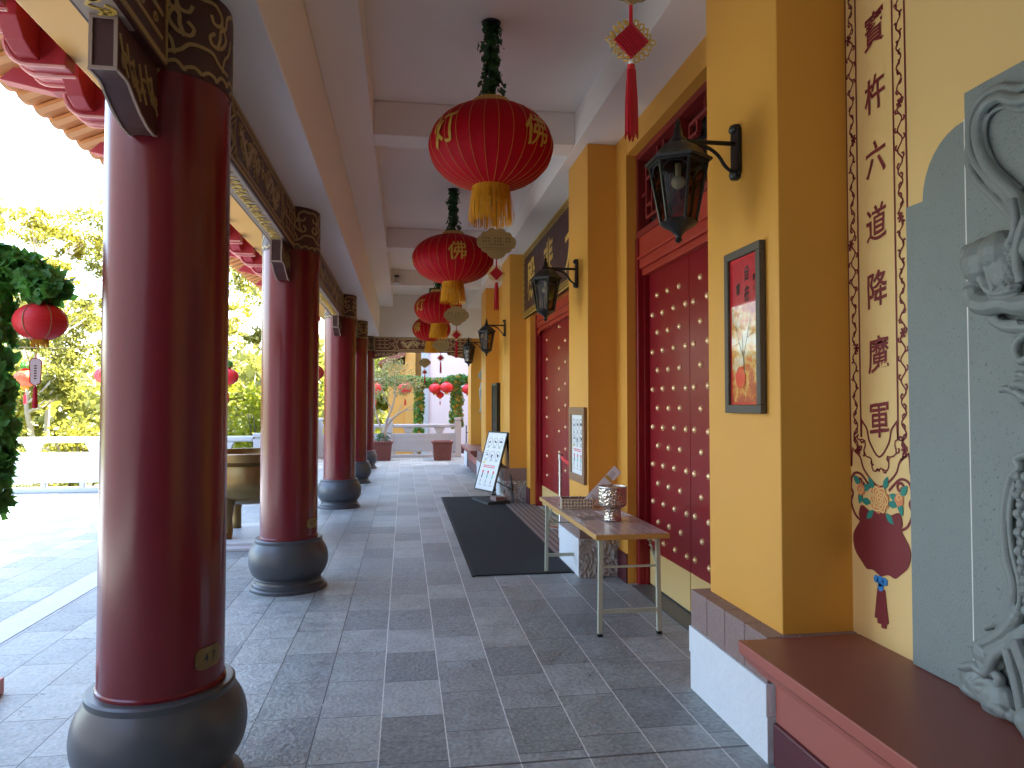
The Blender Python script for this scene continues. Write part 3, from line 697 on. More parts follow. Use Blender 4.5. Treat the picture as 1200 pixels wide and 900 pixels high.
# transom lattice above the side door
MB().box(2.2, 2.44, 4.18, 6.16, 3.091, 3.859).build('transom_back', 'dark', hall)
tr = MB()
def bar(y0, z0, y1, z1, w=.028, x0=2.11, x1=2.15):
    if abs(y1-y0) > abs(z1-z0): tr.box(x0, x1, min(y0,y1), max(y0,y1), z0-w/2, z0+w/2)
    else: tr.box(x0+.003, x1-.003, y0-w/2, y0+w/2, min(z0,z1), max(z0,z1))
for a, c, z0, z1 in ((4.18, 6.16, 3.092, 3.15), (4.18, 6.16, 3.80, 3.858)): tr.box(2.07, 2.19, a, c, z0, z1)
for yy in (4.20, 5.17, 6.14): tr.box(2.075, 2.185, yy-.03, yy+.03, 3.151, 3.799)
for y0, y1 in ((4.23, 5.14), (5.20, 6.11)):
    L = y1-y0
    for s in (0, 1):
        X = (lambda q: y0+q) if s == 0 else (lambda q: y1-q)
        bar(X(.10), 3.25, X(L-.10), 3.25) if s == 0 else bar(X(.10), 3.70, X(L-.10), 3.70)
        bar(X(.10), 3.25, X(.10), 3.70); bar(X(.10), 3.36, X(.24), 3.36); bar(X(.24), 3.25, X(.24), 3.47)
        bar(X(0), 3.475, X(.10), 3.475); bar(X(.10), 3.60, X(.24), 3.60); bar(X(.24), 3.60, X(.24), 3.70)
        bar(X(.38), 3.15, X(.38), 3.25); bar(X(.38), 3.70, X(.38), 3.80); bar(X(.24), 3.475, X(.38), 3.475)
    bar(y0+L/2-.08, 3.475, y0+L/2+.08, 3.475)
tr.build('transom_lattice', 'lattice', hall, bevel=.003)
# name board over the main door
nb = thing('name_board', 'long maroon name board with gold characters above the main doors', 'sign', (1.93, 9.37, 3.0))
MB().box(0, .05, -2.1, 2.1, 0, 1.06).build('panel', 'maroon', nb, bevel=.004)
fr = MB()
fr.box(-.012, .03, -2.1, 2.1, .0, .014); fr.box(-.012, .03, -2.1, 2.1, 1.046, 1.06)
fr.box(-.013, .03, 2.086, 2.1, .0145, 1.0455); fr.box(-.013, .03, -2.1, -2.086, .0145, 1.0455)
fb = lambda a, c, o=0.: (-.001-o, -a, c)
def key(mb, x, z, s, vert=False):
    for P in ([(-.4,-.4),(-.4,.4),(.4,.4),(.4,-.15),(-.1,-.15),(-.1,.12)], [(.1,-.4),(.4,-.4)]):
        mb.ribbon([(x+p[0]*s, z+p[1]*s) for p in P], s*.13, fb, .003)
x = -2.0
while x < 2.03:
    key(fr, x, .065, .085); key(fr, x, .995, .085); x += .108
z = .17
while z < .95: key(fr, -2.04, z, .085); key(fr, 2.04, z, .085); z += .108
fr.build('gold_border', 'gold_bright', nb)
for ch, yy in (('殿', 1.37), ('悲', .05), ('大', -1.27)):
    c = MB(); v, f = glyphs(ch, .66, .018, .02)
    c.addmesh([(a, q, 0) for a, q in v], f, lambda a, q, o: (-.006, yy-a, .53+q)); c.build('character', 'gold_bright', nb)

# ---- painted couplet on the end bay wall
FW = wall_x(2.0485, 2.83, 0.)
cp = MB()
Yw = .198; zt, zb = 3.55, 1.36
def vine(mb, pts, amp, per, f):
    n = len(pts); d = 0
    path = [pts[0]]
    for p, q in zip(pts, pts[1:]):
        L = math.hypot(q[0]-p[0], q[1]-p[1]); k = max(1, int(L/.01)); nx, ny = -(q[1]-p[1])/L, (q[0]-p[0])/L
        for i in range(1, k+1):
            d += L/k; t = i/k; s = math.sin(d/per*2*PI)*amp
            path.append((p[0]+(q[0]-p[0])*t+nx*s, p[1]+(q[1]-p[1])*t+ny*s))
    mb.ribbon(path, .0065, f, .0012)
    for i in range(4, len(path)-5, 4):
        x, y = path[i]; s = 1 if (i//4) % 2 else -1
        dx, dy = path[i+1][0]-path[i-1][0], path[i+1][1]-path[i-1][1]; l = math.hypot(dx, dy) or 1; dx /= l; dy /= l
        mb.ribbon([(x, y), (x+dx*.014-dy*s*.011, y+dy*.014+dx*s*.011), (x+dx*.026-dy*s*.007, y+dy*.026+dx*s*.007), (x+dx*.027+dy*s*.002, y+dy*.027-dx*s*.002)], [.004,.009,.010,.004], f, .0012)
    for i in range(24, len(path)-8, 48):
        x, y = path[i]
        for a in range(6): mb.ribbon([(x, y), (x+math.cos(a*PI/3)*.018, y+math.sin(a*PI/3)*.022)], [.006, .012], f, .0013)
def outline(w, top, bot):
    L = [(-w, top), (-w, bot+.24), (-w*.92, bot+.16), (-w*.66, bot+.12), (-w*.5, bot+.06), (0, bot)]
    return L + [(-x, z) for x, z in L[-2::-1]]
outer = spline(outline(Yw, zt, zb-.12), 4); inner = spline(outline(Yw-.075, zt, zb+.01), 4)
cp.ribbon(outer, .0085, FW, .0012); cp.ribbon(inner, .008, FW, .0012)
mid = spline(outline(Yw-.038, zt, zb-.055), 4); vine(cp, mid, .0145, .088, FW)
# looped holder with flowers, bag and tassel
for s in (-1, 1):
    lp = spline([(s*.06, zb-.13), (s*.13, zb-.075), (s*.185, zb-.085), (s*.2, zb-.14), (s*.185, zb-.17), (s*.2, zb-.21), (s*.17, zb-.265), (s*.12, zb-.29)], 5)
    cp.ribbon(lp, .011, FW, .0012); cp.ribbon(curl(s*.13, zb-.11, .025, 0, s*1.1), .012, FW, .0012)
    cp.ribbon(curl(s*.12, zb-.26, .022, 2, -s*1.1), .012, FW, .0012)
bag = spline([(-.12, 1.05), (-.14, 1.02), (-.135, .98), (-.185, .91), (-.175, .84), (-.12, .79), (-.09, .77), (-.05, .775), (0, .76), (.05, .775), (.09, .77), (.12, .79), (.175, .84), (.185, .91), (.135, .98), (.14, 1.02), (.12, 1.05), (.06, 1.03), (0, 1.045), (-.06, 1.03)], 4, True)
bag = [(a, b_+.095) for a, b_ in bag]
bg = MB(); bg.prism(bag, lambda a,c: FW(a, c, 0), lambda a,c: FW(a, c, .002))
bg.prism([(-.022,.80),(-.044,.665),(-.026,.665),(-.024,.645),(.0,.648),(.002,.632),(.03,.636),(.034,.655),(.047,.665),(.026,.80)], lambda a,c: FW(a,c,0), lambda a,c: FW(a,c,.002))
painted = cp.build('painted_couplet', 'ink_red', hall)
tag(painted, label='dark red painted couplet with vine border and hanging flower basket')
bg.build('painted_bag', 'ink_red', painted)
fl = MB()
def rosette(mb, x, z, r, n, o):
    P = [(x+math.cos(2*PI*i/(n*4))*r*(1-.16*(i % 4 == 0)), z+math.sin(2*PI*i/(n*4))*r*(1-.16*(i % 4 == 0))) for i in range(n*4)]
    mb.prism(P, lambda a,c: FW(a,c,.0005), lambda a,c: FW(a,c,o))
rosette(fl, 0, 1.185, .062, 9, .003); rosette(fl, -.125, 1.215, .028, 5, .003); rosette(fl, .125, 1.20, .028, 5, .003); fl.build('painted_flower', 'flower', painted)
fl = MB()
for k, r in enumerate((.052, .038, .024, .011)):
    fl.ribbon([(math.cos(a)*r*(1+.12*math.cos(a*6+k)), 1.185+math.sin(a)*r*(1+.12*math.cos(a*6+k))) for a in [2*PI*i/30 for i in range(30)]], .006, FW, .0042, True)
for s in (-1, 1):
    fl.ribbon(curl(s*.125, 1.207, .018, 0, 1), .005, FW, .0042)
fl.build('flower_line', 'flower_line', painted)
for x, z, a in ((-.05,1.19,2.2),(.04,1.2,1.2),(.08,1.12,.1),(.06,1.06,-.7),(-.06,1.06,-2.4),(-.085,1.11,3.1),(-.15,1.195,2.5),(-.095,1.17,.4),(.15,1.18,.9),(.1,1.15,2.9),(.13,1.115,-1.2),(-.13,1.13,-1.8)):
    z += .055; dx, dz = math.cos(a)*.045, math.sin(a)*.045
    fl = MB(); fl.ribbon([(x-dx*.5, z-dz*.5), (x, z), (x+dx*.4, z+dz*.4), (x+dx*.8, z+dz*.8)], [.008,.032,.026,.004], FW, .0025); fl.build('painted_leaf', 'teal', painted)
fl = MB()
for x, z, r in ((0,.832,.024),(-.028,.836,.017),(.028,.836,.017),(0,.806,.018)): rosette(fl, x, z, r, 5, .0035)
fl.build('painted_knot', 'blue', painted)
for i, ch in enumerate('寶杵六道降魔軍'):
    z = 3.265-.289*i
    c = MB(); v, f = glyphs(ch, .168, .014, .020)
    c.addmesh([(a, q, 0) for a, q in v], f, lambda a, q, o: FW(a*.84+.005, z+q, .0012)); c.build('character', 'ink_red', painted)

# ------------------------------------------------------------------ columns
def cloud_band(r):
    g_ = MB()
    f = lambda s, z, o=0.: ((r+o)*math.cos(s), (r+o)*math.sin(s), z)
    def sc(pts, n=5, w=.015):   # pts (metres along the girth, z)
        g_.ribbon([(a/r, z) for a, z in spline(pts, n)], [w/r*0+w]*1 and w, lambda s, z, o: f(s, z, o), .003)
    per = 2*PI*r/4
    def rib(pts, w=.015, n=5):
        P = spline(pts, n); L = []
        for i, p in enumerate(P):
            q0, q1 = P[max(i-1,0)], P[min(i+1,len(P)-1)]
            dx, dy = q1[0]-q0[0], q1[1]-q0[1]; d = math.hypot(dx, dy) or 1; nx, ny = -dy/d*w/2, dx/d*w/2
            e = [(p[0]+nx, p[1]+ny), (p[0]-nx, p[1]-ny)]
            L.append([g_.bm.verts.new(f(e[0][0]/r, e[0][1], 0)), g_.bm.verts.new(f(e[0][0]/r, e[0][1], .003)), g_.bm.verts.new(f(e[1][0]/r, e[1][1], .003)), g_.bm.verts.new(f(e[1][0]/r, e[1][1], 0))])
        for a, b_ in zip(L, L[1:]):
            for k in range(3): g_.bm.faces.new((a[k], a[k+1], b_[k+1], b_[k]))
    for k in range(4):
        s0 = k*per; h = per/2
        for m_ in (1, -1):
            X = lambda q: s0+h+m_*q
            rib([(X(h), 3.285), (X(h*.72), 3.25), (X(h*.66), 3.20), (X(h*.48), 3.17), (X(h*.46), 3.13), (X(h*.36), 3.08)])
            rib([(X(h*.92), 3.17), (X(h*.8), 3.10), (X(h*.62), 3.06), (X(h*.55), 3.0)], .012)
            rib([(X(.0), 3.26), (X(.06), 3.265), (X(.10), 3.23), (X(.09), 3.19), (X(.055), 3.185), (X(.04), 3.215)])
            rib([(X(.10), 3.20), (X(.13), 3.15), (X(.10), 3.10), (X(.05), 3.09), (X(.035), 3.12), (X(.06), 3.145)])
            rib([(X(.0), 3.06), (X(.05), 3.055), (X(.09), 3.02), (X(.15), 3.005)])
            rib([(X(.0), 2.945), (X(.03), 2.965), (X(.065), 2.955), (X(.07), 2.945), (X(.10), 2.975), (X(.135), 2.965), (X(.14), 2.955), (X(.165), 2.985), (X(.192), 2.975)], .014, 4)
        rib([(s0-.02, 2.93), (s0, 2.955), (s0+.025, 2.95), (s0+.03, 2.925), (s0+.01, 2.905)], .012, 4)
    return g_
def column(y, label, plate):
    t = thing('column', label, 'column', (-1, y, 0), 0, 'red columns along the open side of the porch')
    r = .243
    MB().lathe([(r+.006, .44), (r+.006, .452), (r, .458), (r, 3.303)], 56).build('shaft', 'column', t, smooth=40)
    bd = MB().lathe([(r+.0025, 2.93), (r+.0025, 3.302)], 56).build('painted_band', 'maroon', t, smooth=40)
    cloud_band(r+.003).build('gilding', 'gold', bd)
    P = [(.325,0),(.325,.022),(.318,.03),(.302,.034),(.302,.05),(.292,.058),(.282,.062),(.276,.085),(.283,.10)]
    for k in range(13):
        a = R(-62+ k*9.6); P.append((.225+.113*math.cos(a), .255+.168*math.sin(a)))
    P = P[:-1] + [(.285,.405),(.287,.43),(.277,.438),(.244,.44)]
    MB().lathe(P, 64).build('base', 'plinth_stone', t, smooth=35)
    if plate:
        pl = MB(); f = lambda a, z, o=0.: ((r+o)*math.cos(a), (r+o)*math.sin(a), z)
        a0, w, h, zc = R(-28), .14, .085, .57
        n = 22; rows = []
        for i in range(n+1):
            q = -w/2+w*i/n; e = max(0, abs(q)-(w/2-.03)); hh = h/2-.03+math.sqrt(max(1e-6, .03**2-e*e))
            rows.append([pl.bm.verts.new(f(a0+q/r, zc+sg*hh, o)) for sg, o in ((-1, -.002), (-1, .005), (1, .005), (1, -.002))])
        for A, B in zip(rows, rows[1:]):
            for k in range(3): pl.bm.faces.new((A[k], A[k+1], B[k+1], B[k]))
        po = pl.build('number_plate', 'bronze', t)
        gl = MB(); v, fc = glyphs('4 7', .05, .01, 0, .03); gl.addmesh([(a, q, 0) for a, q in v], fc, lambda a, q, o: f(a0+a/r, zc+q, .0062)); gl.build('engraving', 'black_metal', po)
    return t
column(3.2, 'nearest and largest red brown lacquered column, with a small bronze plate above its bulging stone base', True)
column(6.5, 'second red column from the camera, beside the bronze incense burner', True)
column(11.42, 'third red column from the camera, level with the black sign stand', False)
column(14.9, 'fourth red column, mostly hidden behind the third one', False)
column(18.2, 'farthest red column, where the carved end lintel meets the row', False)

# ------------------------------------------------------------------ big silk lanterns and their cards
CH = ['佛', '山', '光', '灯']
def silk_lantern(x, y, zc, rx, hz, az, label, ztop=4.389):
    t = thing('silk_lantern', label, 'lantern', (x, y, zc), 0, 'big red silk lanterns under the porch ceiling')
    c = hz/.955
    rad = lambda z: rx*math.sqrt(max(0, 1-(z/c)**2))**.94
    NR = 28; NS = NR*6; NZ = 26
    m = MB(); rings = []
    for j in range(NZ+1):
        ph = -1+2*j/NZ; z = hz*math.sin(ph*PI/2)
        ring = []
        for i in range(NS):
            a = 2*PI*i/NS; u_ = (i % 6)/6
            rr = rad(z)*(1-.010*(1-math.cos(2*PI*u_))*.5)
            ring.append(m.bm.verts.new((rr*math.sin(a), -rr*math.cos(a), z)))
        rings.append(ring)
    for p, q in zip(rings, rings[1:]):
        for i in range(NS): m.bm.faces.new((p[i], p[(i+1) % NS], q[(i+1) % NS], q[i]))
    m.bm.faces.new(rings[0][::-1]); m.bm.faces.new(rings[-1])
    sh = m.build('silk_shade', 'silk', t, smooth=60)
    rb = MB()
    for i in range(NR):
        a = 2*PI*i/NR
        rb.tube([((rad(z)+.001)*math.sin(a), -(rad(z)+.001)*math.cos(a), z) for z in [hz*math.sin((-1+2*j/22)*PI/2) for j in range(23)]], .0014, 4)
    rb.build('gold_rib', 'gold_line', sh)
    sz = hz*.80
    for k, ch in enumerate(CH):
        v, f = glyphs(ch, sz, .012, .03, .07); a0 = az+k*PI/2
        d = MB()
        def mp(a, q, o):
            z = q+hz*.06; r_ = rad(z)+.006; return (r_*math.sin(a0+a/rx), -r_*math.cos(a0+a/rx), z)
        d.addmesh([(a, q, 0) for a, q in v], f, mp); d.build('character', 'gold_line', sh)
    MB().lathe([(.125, hz-.012), (.138, hz-.008), (.138, hz+.045), (.128, hz+.05), (.118, hz+.05), (.11, hz-.01)], 36).build('top_ring', 'ring', t, smooth=40)
    fr = MB(); rnd = random.Random(int(y*100)); n = 260
    for i in range(n):
        a = 2*PI*i/n+rnd.uniform(-.02,.02); r0 = .135+rnd.uniform(-.006,.004); r1 = .158+rnd.uniform(-.02,.022); zz = -hz-.245+rnd.uniform(-.03,.012); w = .0030
        da = rnd.uniform(-.10,.10)
        P = [(r0, -hz+.005, a), ((r0+r1)/2+.003, -hz-.12, a+da*.5), (r1, zz, a+da)]
        L = [[fr.bm.verts.new((r*math.sin(q)+s*w*math.cos(q), -r*math.cos(q)+s*w*math.sin(q), z)) for s in (-1, 1)] for r, z, q in P]
        for A, B in zip(L, L[1:]): fr.bm.faces.new((A[0], A[1], B[1], B[0]))
    fr.lathe([(.126,-hz-.10),(.126,-hz+.0)], 30)
    fo = fr.build('fringe', 'fringe', t, fix=False)
    MB().lathe([(.132,-hz-.03),(.139,-hz-.028),(.139,-hz+.004),(.132,-hz+.006)], 36).build('fringe_band', 'fringe', fo, smooth=40)
    iv = MB(); rnd = random.Random(3); L = ztop-zc-hz-.05
    z0 = hz+.05
    iv.tube([(0,0,z0-.02),(0,0,ztop-zc)], .022, 6)
    k = int(L/.0028)
    for i in range(k):
        a = rnd.uniform(0, 2*PI); z = z0+L*i/k; r_ = rnd.uniform(.03,.085)*(1+.22*math.sin(z*19))
        leaf_at(iv, (r_*math.cos(a), r_*math.sin(a), z), (math.cos(a), math.sin(a), rnd.uniform(-.3,.9)), rnd.uniform(.04,.07))
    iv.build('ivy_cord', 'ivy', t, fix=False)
    MB().lathe([(.0,ztop-zc-.02),(.065,ztop-zc-.018),(.072,ztop-zc-.002),(0,ztop-zc)], 20).build('ceiling_hook', 'black_metal', t, smooth=40)
    return t
def wish_card(x, y, zt, label, w=.29, rz=0., zs=None):
    """gold cloud-shaped card, red knot and tassel under a lantern; zt is the top of the card, zs where its string is tied"""
    t = thing('wish_card', label, 'hanging card', (x, y, zt), rz, 'gold cards hanging under the lanterns')
    h = w*.80; H = w/2
    pts = []
    lob = [(0,-.02,.0),(.26,-.04,.22),(.56,-.16,.26),(.78,-.36,.24),(.66,-.60,.2),(.36,-.80,.18),(.12,-.94,.1)]
    half = [(.0,-.04),(.10,.0),(.26,.02),(.40,-.02),(.49,-.10),(.60,-.10),(.74,-.14),(.82,-.24),(.92,-.27),(1.0,-.38),(.99,-.50),(.90,-.60),(.80,-.62),(.74,-.70),(.60,-.76),(.50,-.77),(.40,-.86),(.25,-.93),(.12,-.95),(0,-1.0)]
    half = spline(half, 3)
    P = [(a*H, q*h) for a, q in half]+[(-a*H, q*h) for a, q in half[-2:0:-1]]
    c = MB().prism(P, lambda a,q:(a,-.002,q), lambda a,q:(a,.002,q)).build('card', 'tag', t)
    e = MB(); e.tube([(a*.985, -.003, -h*.5+(q+h*.5)*.985) for a, q in P], .003, 4, True); e.build('card_rim', 'gold', c)
    ink = MB(); f = lambda a, q, o=0.: (a, -.0022-o, q); rnd = random.Random(int(y*31))
    for r_, (z, n, s, gap) in enumerate(((-.30, 10, .055, 3), (-.40, 10, .055, 3), (-.50, 6, .05, 9), (-.60, 26, .022, 9), (-.655, 20, .022, 9), (-.72, 3, .02, 9))):
        for i in range(n):
            if gap < 9 and i % (gap+1) == gap: continue
            xx = (i-(n-1)/2)*s*1.35*w
            ss = s*w
            if s > .03:
                for k in range(3): ink.ribbon([(xx-ss*.38, z*h+ss*(.3-.3*k)), (xx+ss*.38, z*h+ss*(.3-.3*k))], ss*.16, f, .0006)
                ink.ribbon([(xx+rnd.uniform(-.2,.2)*ss, z*h+ss*.42), (xx+rnd.uniform(-.2,.2)*ss, z*h-ss*.42)], ss*.16, f, .0006)
            else: ink.ribbon([(xx-ss*.4, z*h), (xx+ss*.45, z*h)], ss*.5, f, .0006)
    ink.build('card_text', 'tag_ink', c)
    k = MB(); kz = -h-.088*w/.26; s = w*.168
    MB().tube([(0,0,(zs or .06)), (0,0,-.01)], .0016, 5).build('cord', 'grey_frame', t)
    k.tube([(0,0,-h+.008), (0,0,kz+s)], .005, 6)
    for i in range(-4, 5):      # woven diamond: crossing cords
        o = i*s*.24
        k.tube([(o-s*.5*0-( s-abs(0))*.5+0, -.004, kz+o+s*.5), (o+s*.5, -.004, kz+o-s*.5)] if False else [((o-s)*.5, -.003, kz+(o+s)*.5), ((o+s)*.5, -.003, kz+(o-s)*.5)], s*.075, 5)
        k.tube([((-o-s)*.5, .001, kz+(o-s)*.5), ((s-o)*.5, .001, kz+(o+s)*.5)], s*.075, 5)
    k.prism([(0,s*1.02),(s*1.02,0),(0,-s*1.02),(-s*1.02,0)], lambda a,q:(a,-.002,kz+q), lambda a,q:(a,.003,kz+q))
    kn = k.build('knot', 'tassel', t, smooth=40)
    lo = MB()
    for sx in (-1, 1):
        for sz in (-1, 1):
            for i in range(4):
                u_ = (i+.5)/4; px, pz = sx*s*u_, kz+sz*s*(1-u_); d = (sx*.707, sz*.707)
                L = s*(.55 if i in (1,2) else .42)
                lo.tube([(px, 0, pz), (px+d[0]*L*.65-d[1]*s*.15, -.004, pz+d[1]*L*.65+d[0]*s*.15), (px+d[0]*L, 0, pz+d[1]*L), (px+d[0]*L*.65+d[1]*s*.15, .004, pz+d[1]*L*.65-d[0]*s*.15), (px, 0, pz)], s*.062, 5)
        lo.tube([(sx*s, 0, kz), (sx*s*1.3, 0, kz+s*.16), (sx*s*1.5, 0, kz), (sx*s*1.3, 0, kz-s*.16), (sx*s, 0, kz)], s*.06, 4)
    lo.build('knot_loop', 'gold_bright', kn)
    be = MB(); be.sphere((0,0,kz-s*1.22), s*.16); be.build('bead', 'paper', t, smooth=True)
    ts = MB(); z1 = kz-s*1.38; L = w*.68; rnd = random.Random(int(y*77))
    ts.lathe([(0,z1+.004),(.010,z1),(.012,z1-.02),(.013,z1-.03),(.016,z1-L*.5),(.017,z1-L*.96),(0,z1-L*.97)], 12)
    for i in range(46):
        a = rnd.uniform(0, 2*PI); r_ = .017
        ts.tube([(.011*math.cos(a), .011*math.sin(a), z1-.015), (.0155*math.cos(a), .0155*math.sin(a), z1-L*.5), (r_*math.cos(a+.1), r_*math.sin(a+.1), z1-L+rnd.uniform(-.012,.008))], .0016, 3)
    ts.build('tassel', 'tassel', t, smooth=40)
    return t
LX = .615
for y, zc, rx, hz, az, lab, cl, dz, cx, cw in (
    (1.8, 3.46, .45, .29, R(38), 'red silk lantern directly above the picture, only its gold card hanging into view', 'nearest gold card at the top edge of the photo, with a red knot and tassel', 2.888, .594, .28),
    (5.08, 3.465, .452, .290, R(38), 'nearest whole red silk lantern, largest in view, on an ivy covered cord', 'gold cloud shaped card hanging under the nearest whole lantern', 2.872, .655, .285),
    (9.15, 3.475, .525, .300, R(2), 'second red silk lantern, its gold Buddha character facing the camera, before the main doors', 'gold card under the second lantern, in front of the third lantern', 2.86, .66, .32),
    (13.2, 3.38, .445, .290, R(38), 'third red silk lantern, partly behind the second lantern', 'small gold card under the third lantern', 2.80, .66, .30),
    (16.5, 3.34, .445, .290, R(-52), 'farthest red silk lantern, low behind the third lantern', 'farthest and lowest gold card, before the bright far wall', 2.66, .46, .28)):
    silk_lantern(LX, y, zc, rx, hz, az, lab)
    wish_card(cx, y, dz, cl, cw, 0, zc-hz-.08-dz)

# ------------------------------------------------------------------ iron wall lamps
def wall_lamp(y, label):
    t = thing('wall_lamp', label, 'wall lamp', (1.70, y, 2.9), 0, 'black iron wall lamps on the pilasters')
    p = MB(); p.box(-.022, 0, -.045, .045, -.12, .12); p.lathe([(0,-.145),(.03,-.14),(.038,-.115),(.03,-.1)], 12, (-.012,0,0)); p.lathe([(.03,.1),(.038,.115),(.03,.14),(0,.145)], 12, (-.012,0,0))
    pl = p.build('wall_plate', 'black_metal', t, bevel=.006)
    a = MB(); a.tube([(-.02,0,.045), (-.33,0,.045)], .012, 8); a.tube(spline([(-.02,0,-.11), (-.07,0,-.075), (-.11,0,-.02), (-.17,0,.02), (-.25,0,.035)], 5), .0095, 8)
    a.lathe([(0,-.02),(.02,-.012),(.02,.012),(0,.02)], 8, (-.02,0,-.11)); a.build('arm', 'black_metal', t, smooth=40)
    X = -.325
    hx = lambda r, z, k: (X+r*math.cos(2*PI*k/6+PI/6), r*math.sin(2*PI*k/6+PI/6), z)
    rf = MB(); rf.lathe([(.168,-.075),(.172,-.062),(.150,-.048),(.125,-.02),(.095,.01),(.075,.022),(.05,.03)], 6, (X,0,0), PI/6); rf.lathe([(.05,.028),(.042,.05),(.024,.07),(.02,.10),(.012,.12),(.016,.13),(.006,.15),(0,.175)], 12, (X,0,0)); rf.build('roof', 'black_metal', t, smooth=50)
    fr = MB(); z0, z1, r0, r1 = -.375, -.075, .088, .145
    for k in range(6): fr.tube([hx(r0, z0, k), hx(r1, z1, k)], .0085, 6)
    for r_, z, q in ((r0, z0, .011), (r1, z1-.004, .010)): fr.tube([hx(r_, z, k) for k in range(6)], q, 6, True)
    for k in range(6):   # arched top of every pane
        A, B = Vector(hx(r1-.004, z1-.004, k)), Vector(hx(r1-.004, z1-.004, k+1)); dn = (Vector(hx(r0, z0, k))-Vector(hx(r1, z1, k)))
        fr.tube([A+dn*.16, A.lerp(B,.25)+dn*.05, A.lerp(B,.5)+dn*.03, A.lerp(B,.75)+dn*.05, B+dn*.16], .006, 5)
    fr.build('frame', 'black_metal', t, smooth=50)
    gl = MB()
    for k in range(6): gl.face([hx(r0-.002, z0, k), hx(r0-.002, z0, k+1), hx(r1-.002, z1, k+1), hx(r1-.002, z1, k)])
    gl.build('pane', 'glass', t)
    bt = MB(); bt.lathe([(.09,-.372),(.094,-.385),(.075,-.40),(.045,-.415),(.03,-.43),(.018,-.44),(.014,-.455),(.02,-.466),(.012,-.478),(0,-.482)], 12, (X,0,0)); bt.build('bottom_cup', 'black_metal', t, smooth=40)
    bl = MB(); bl.sphere((X,0,-.17), .035, 14, 8); bl.lathe([(.014,-.14),(.016,-.06)], 10, (X,0,0)); bl.build('bulb', 'bulb', t, smooth=True)
    return t
wall_lamp(3.42, 'large black iron lantern lamp on the nearest ochre pilaster, above the red picture')
wall_lamp(6.86, 'black iron lantern lamp on the second pilaster, in front of the maroon name board')
wall_lamp(11.98, 'small black iron lantern lamp on the third pilaster, past the main doors')
wall_lamp(15.36, 'smallest and farthest black iron lantern lamp, on the fourth pilaster')

# ------------------------------------------------------------------ red picture on the first pilaster
pc = thing('framed_picture', 'tall red autumn picture with black calligraphy in a weathered grey frame', 'picture', (1.699, 3.335, 1.97))
def frame4(mb, w, h, b, x0, x1):
    mb.box(x0, x1, -w/2, w/2, h/2-b, h/2); mb.box(x0, x1, -w/2, w/2, -h/2, -h/2+b)
    mb.box(x0, x1, -w/2, -w/2+b, -h/2+b+.0005, h/2-b-.0005); mb.box(x0, x1, w/2-b, w/2, -h/2+b+.0005, h/2-b-.0005)
m = MB(); frame4(m, .38, .83, .042, -.034, -.001); m.build('frame', 'grey_frame', pc, bevel=.004)
prt = MB().box(-.016, -.002, -.148, .148, -.372, .372).build('print', 'poster', pc)
mt = MB(); frame4(mt, .296, .744, .012, -.018, -.0165); mt.build('mount', 'silk2', pc)
fP = lambda a, q, o=0.: (-.0185-o, -a, q)
for ch, a, z, s in (('自', .03, .285, .075), ('在', .032, .185, .075), ('慧', -.062, .215, .055), ('春', .105, .25, .032), ('心', .105, .205, .026)):
    c = MB(); v, f = glyphs(ch, s, .02, .05); c.addmesh([(p, q, 0) for p, q in v], f, lambda p, q, o: fP(a+p*.75, z+q*1.1)); c.build('character', 'ink', prt)
tw = MB()
for P, w in (([(-.02,-.02),(-.01,-.12),(.0,-.2),(-.01,-.24)], .006), ([(-.09,.03),(-.05,-.06),(-.01,-.13)], .004), ([(.07,.06),(.03,-.04),(0,-.12)], .004), ([(.03,-.04),(.09,-.02)], .003), ([(-.05,-.06),(-.11,-.07)], .003)):
    tw.ribbon(spline(P, 4), w, fP, .0008)
tw.build('painted_twig', 'bark_brown', prt)
mb_ = MB(); mb_.prism([(-.04+.052*math.cos(a), -.235+.055*math.sin(a)) for a in [2*PI*i/20 for i in range(20)]], lambda a,q: fP(a,q,0), lambda a,q: fP(a,q,.001)); mb_.build('painted_lantern', 'silk_orange', prt)
MB().box(-.0225, -.0215, -.149, .149, -.373, .373).build('glass', 'pglass', pc)

